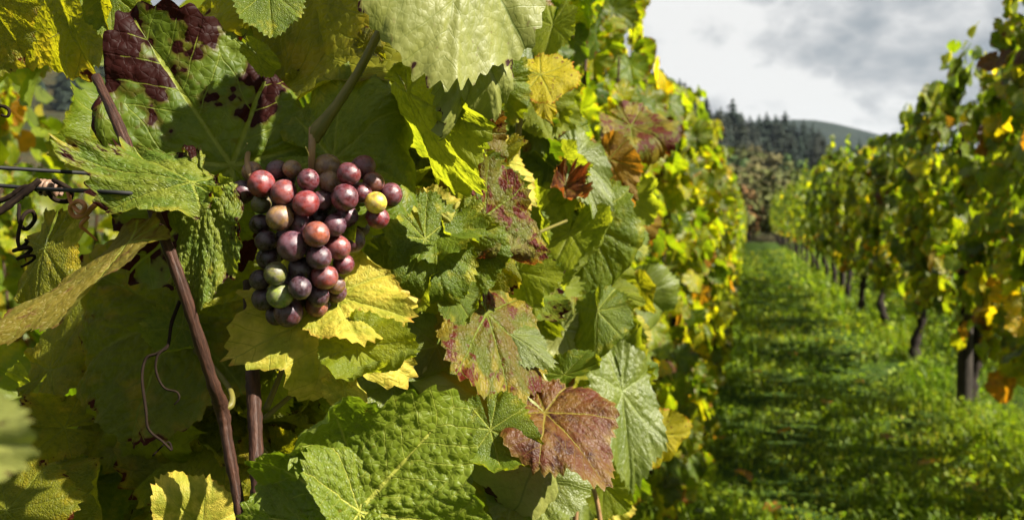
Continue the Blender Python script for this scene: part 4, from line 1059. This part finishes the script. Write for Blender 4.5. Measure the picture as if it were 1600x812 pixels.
ys = [2.1, 3.2, 4.3, 5.5, 6.8, 8.2]
ords = ['second', 'third', 'fourth', 'fifth', 'sixth', 'seventh']
for i, y in enumerate(ys):
    w = 1.25
    build_vine(ROW_L+.02, y, w, 860, .18, 2.02+.05*math.sin(i*2.1), .27, W_LEFT, W_LEFT, .3, 1, '%s grapevine along the row beside the camera, counted from the grape bunch' % ords[i], 'vines of the row beside the camera', 500+i, reject=near_reject if y < 6 else None)
y = 9.6; i = 0
while y < 60:
    w = 1.5+y*.04
    build_vine(ROW_L, y, w, int(400*w) if y < 20 else int(260*w), .2, 2.0, .28, W_LEFT, W_LEFT, .3, 1, 'leafy grapevine far along the row beside the camera', 'vines of the row beside the camera', 540+i, near_wood=False, noind=y > 13, limit=160)
    y += w*.97; i += 1
ry = [3.0, 5.3, 7.6, 10.0, 12.5, 14.8, 17.0, 19.2, 21.5]
rl = ['grapevine at the right edge of the picture across the path', 'leafy grapevine beside the thick trunk and wooden post across the path', 'grapevine with the thick gnarled trunk beside the grey post', 'second vine beyond the grey post in the row across the path',
      'third vine beyond the grey post in the row across the path', 'fourth vine beyond the grey post in the row across the path', 'fifth vine beyond the grey post in the row across the path']
for i, y in enumerate(ry):
    build_vine(ROW_R, y, 2.35, 940, [.60, .58, .66, .76, .8, .8, .8, .8, .8][i], [2.45, 2.5, 2.45, 2.1, 2.15, 2.15, 2.3, 2.6, 2.5][i], .33, W_NORM, W_LOW, 1.0, -1, rl[i] if i < len(rl) else 'dark trunked grapevine far down the row across the path', 'vines of the row across the path', 600+i, dmax=16, limit=300 if y < 15 else 160, gather=.85, size=(.060, .104))
y = 23.8; i = 0
while y < 72:
    build_vine(ROW_R, y, 2.5, 460, .78, 2.5+.2*math.sin(i*1.7), .34, W_NORM, W_LOW, 1.0, -1, 'dark trunked grapevine far down the row across the path', 'vines of the row across the path', 640+i, near_wood=False, noind=True, gather=.7)
    y += 2.45; i += 1
# next row behind the near one, and one more beyond the far side
for i, y in enumerate([.8, 2.2, 3.6, 5.0, 6.4, 8.0]):
    build_vine(ROW_LL, y, 1.45, 560, .15, 1.78, .30, W_LEFT, W_LEFT, .2, 1, 'blurred sunlit grapevine of the row behind, seen through the gap', 'vines of the row behind', 700+i, limit=150 if y < 6 else 0, dmax=8)
for i, y in enumerate([10, 13, 16, 19, 22, 25]):
    build_vine(ROW_R+2.05, y, 3.0, 700, .55, 2.0, .32, W_NORM, W_LOW, 1.0, -1, 'grapevine of the second row across the path', 'vines of the second row across the path', 720+i, near_wood=False, noind=True)

# wooden posts and wires of the row across the path
def post(x, y, h, label):
    rs = np.random.RandomState(int(y*10)); zg = float(ground_z(x, y))
    V, F, c, uv = tube_arrays([(x, y, zg-.3), (x+.01, y, zg+.6), (x, y+.01, zg+h)], [.052, .050, .047], 14, 12, .05, 3)
    o = empty('trellis_post', (x, y, zg), label, 'post', 'posts of the row across the path')
    link('post_shaft', np_mesh('post_shaft', V-np.array((x, y, zg)), F, c, POST, True, uv), o)
    for wz in (.85, 1.25, 1.65):
        V, F, c, uv = tube_arrays([(x-.07, y, zg+wz), (x-.02, y, zg+wz+.012)], [.006, .006], 3, 6)
        link('wire_staple', np_mesh('wire_staple', V-np.array((x, y, zg)), F, c, WIRE, True, uv), o)
post(ROW_R-.10, 7.45, 2.0, 'weathered grey post beside the thick vine trunk')
post(ROW_R, 17.9, 2.0, 'dark post farther down the row across the path')
for wz, nm in ((.85, 'lowest'), (1.25, 'middle'), (1.65, 'topmost')):
    p = [(ROW_R+.01, y, float(ground_z(ROW_R, y))+wz) for y in (2, 7.5, 18, 30, 45)]
    wire(p, .0015, '%s trellis wire strung through the row across the path' % nm, 'wires of the row across the path')

# fallen leaves on the grass
fl = [(1160, 752, .085), (1225, 690, .07), (1455, 752, .08), (1180, 595, .07), (1090, 620, .07), (1290, 640, .06), (1240, 560, .06), (1340, 600, .06), (1170, 520, .06), (1210, 800, .07), (1275, 545, .05), (1520, 790, .07), (1120, 700, .07), (1390, 700, .07), (1180, 455, .06), (1235, 470, .06)]
rs = np.random.RandomState(21)
for i, (px, py, s) in enumerate(fl):
    ray = (at(px, py, 1)-CAM); t = -CAM.z/ray.z; p = CAM+ray*t
    o = link('fallen_leaf', LOWP[i % 8]); o.location = (p.x, p.y, float(ground_z(p.x, p.y))+.055)
    o.rotation_euler = (rs.uniform(-.35, .35), rs.uniform(-.35, .35), rs.uniform(0, 6)); o.scale = (s*.8,)*3
    cc = [(.20, .10, .045), (.16, .075, .03), (.24, .15, .08)][i % 3]; o.color = (*cc, 1)
    tag(o, 'withered brown vine leaf lying on the grass path', 'leaf', 'fallen leaves on the grass path')

# ------------------------------------------------------------------ moist air over the valley
def haze():
    x0, x1, y0, y1, z0, z1 = -2600, 2600, -320, 3600, -14.0, 130.0
    V = [(x0, y0, z0), (x1, y0, z0), (x1, y1, z0), (x0, y1, z0), (x0, y0, z1), (x1, y0, z1), (x1, y1, z1), (x0, y1, z1)]
    F = [0, 3, 2, 1, 4, 5, 6, 7, 0, 1, 5, 4, 1, 2, 6, 5, 2, 3, 7, 6, 3, 0, 4, 7]
    m = bpy.data.materials.new('haze_air'); m.use_nodes = True; m.node_tree.nodes.clear(); g = NT(m.node_tree)
    v = g.n('ShaderNodeVolumePrincipled'); v.inputs['Color'].default_value = (.62, .78, .95, 1); v.inputs['Density'].default_value = .00008; v.inputs['Anisotropy'].default_value = .2
    o = g.n('ShaderNodeOutputMaterial'); g.L.new(v.outputs[0], o.inputs['Volume'])
    ob = link('haze', np_mesh('haze', V, F, [4]*6, m, False))
    tag(ob, 'pale moist air fading the distant hills', kind='stuff')
haze()
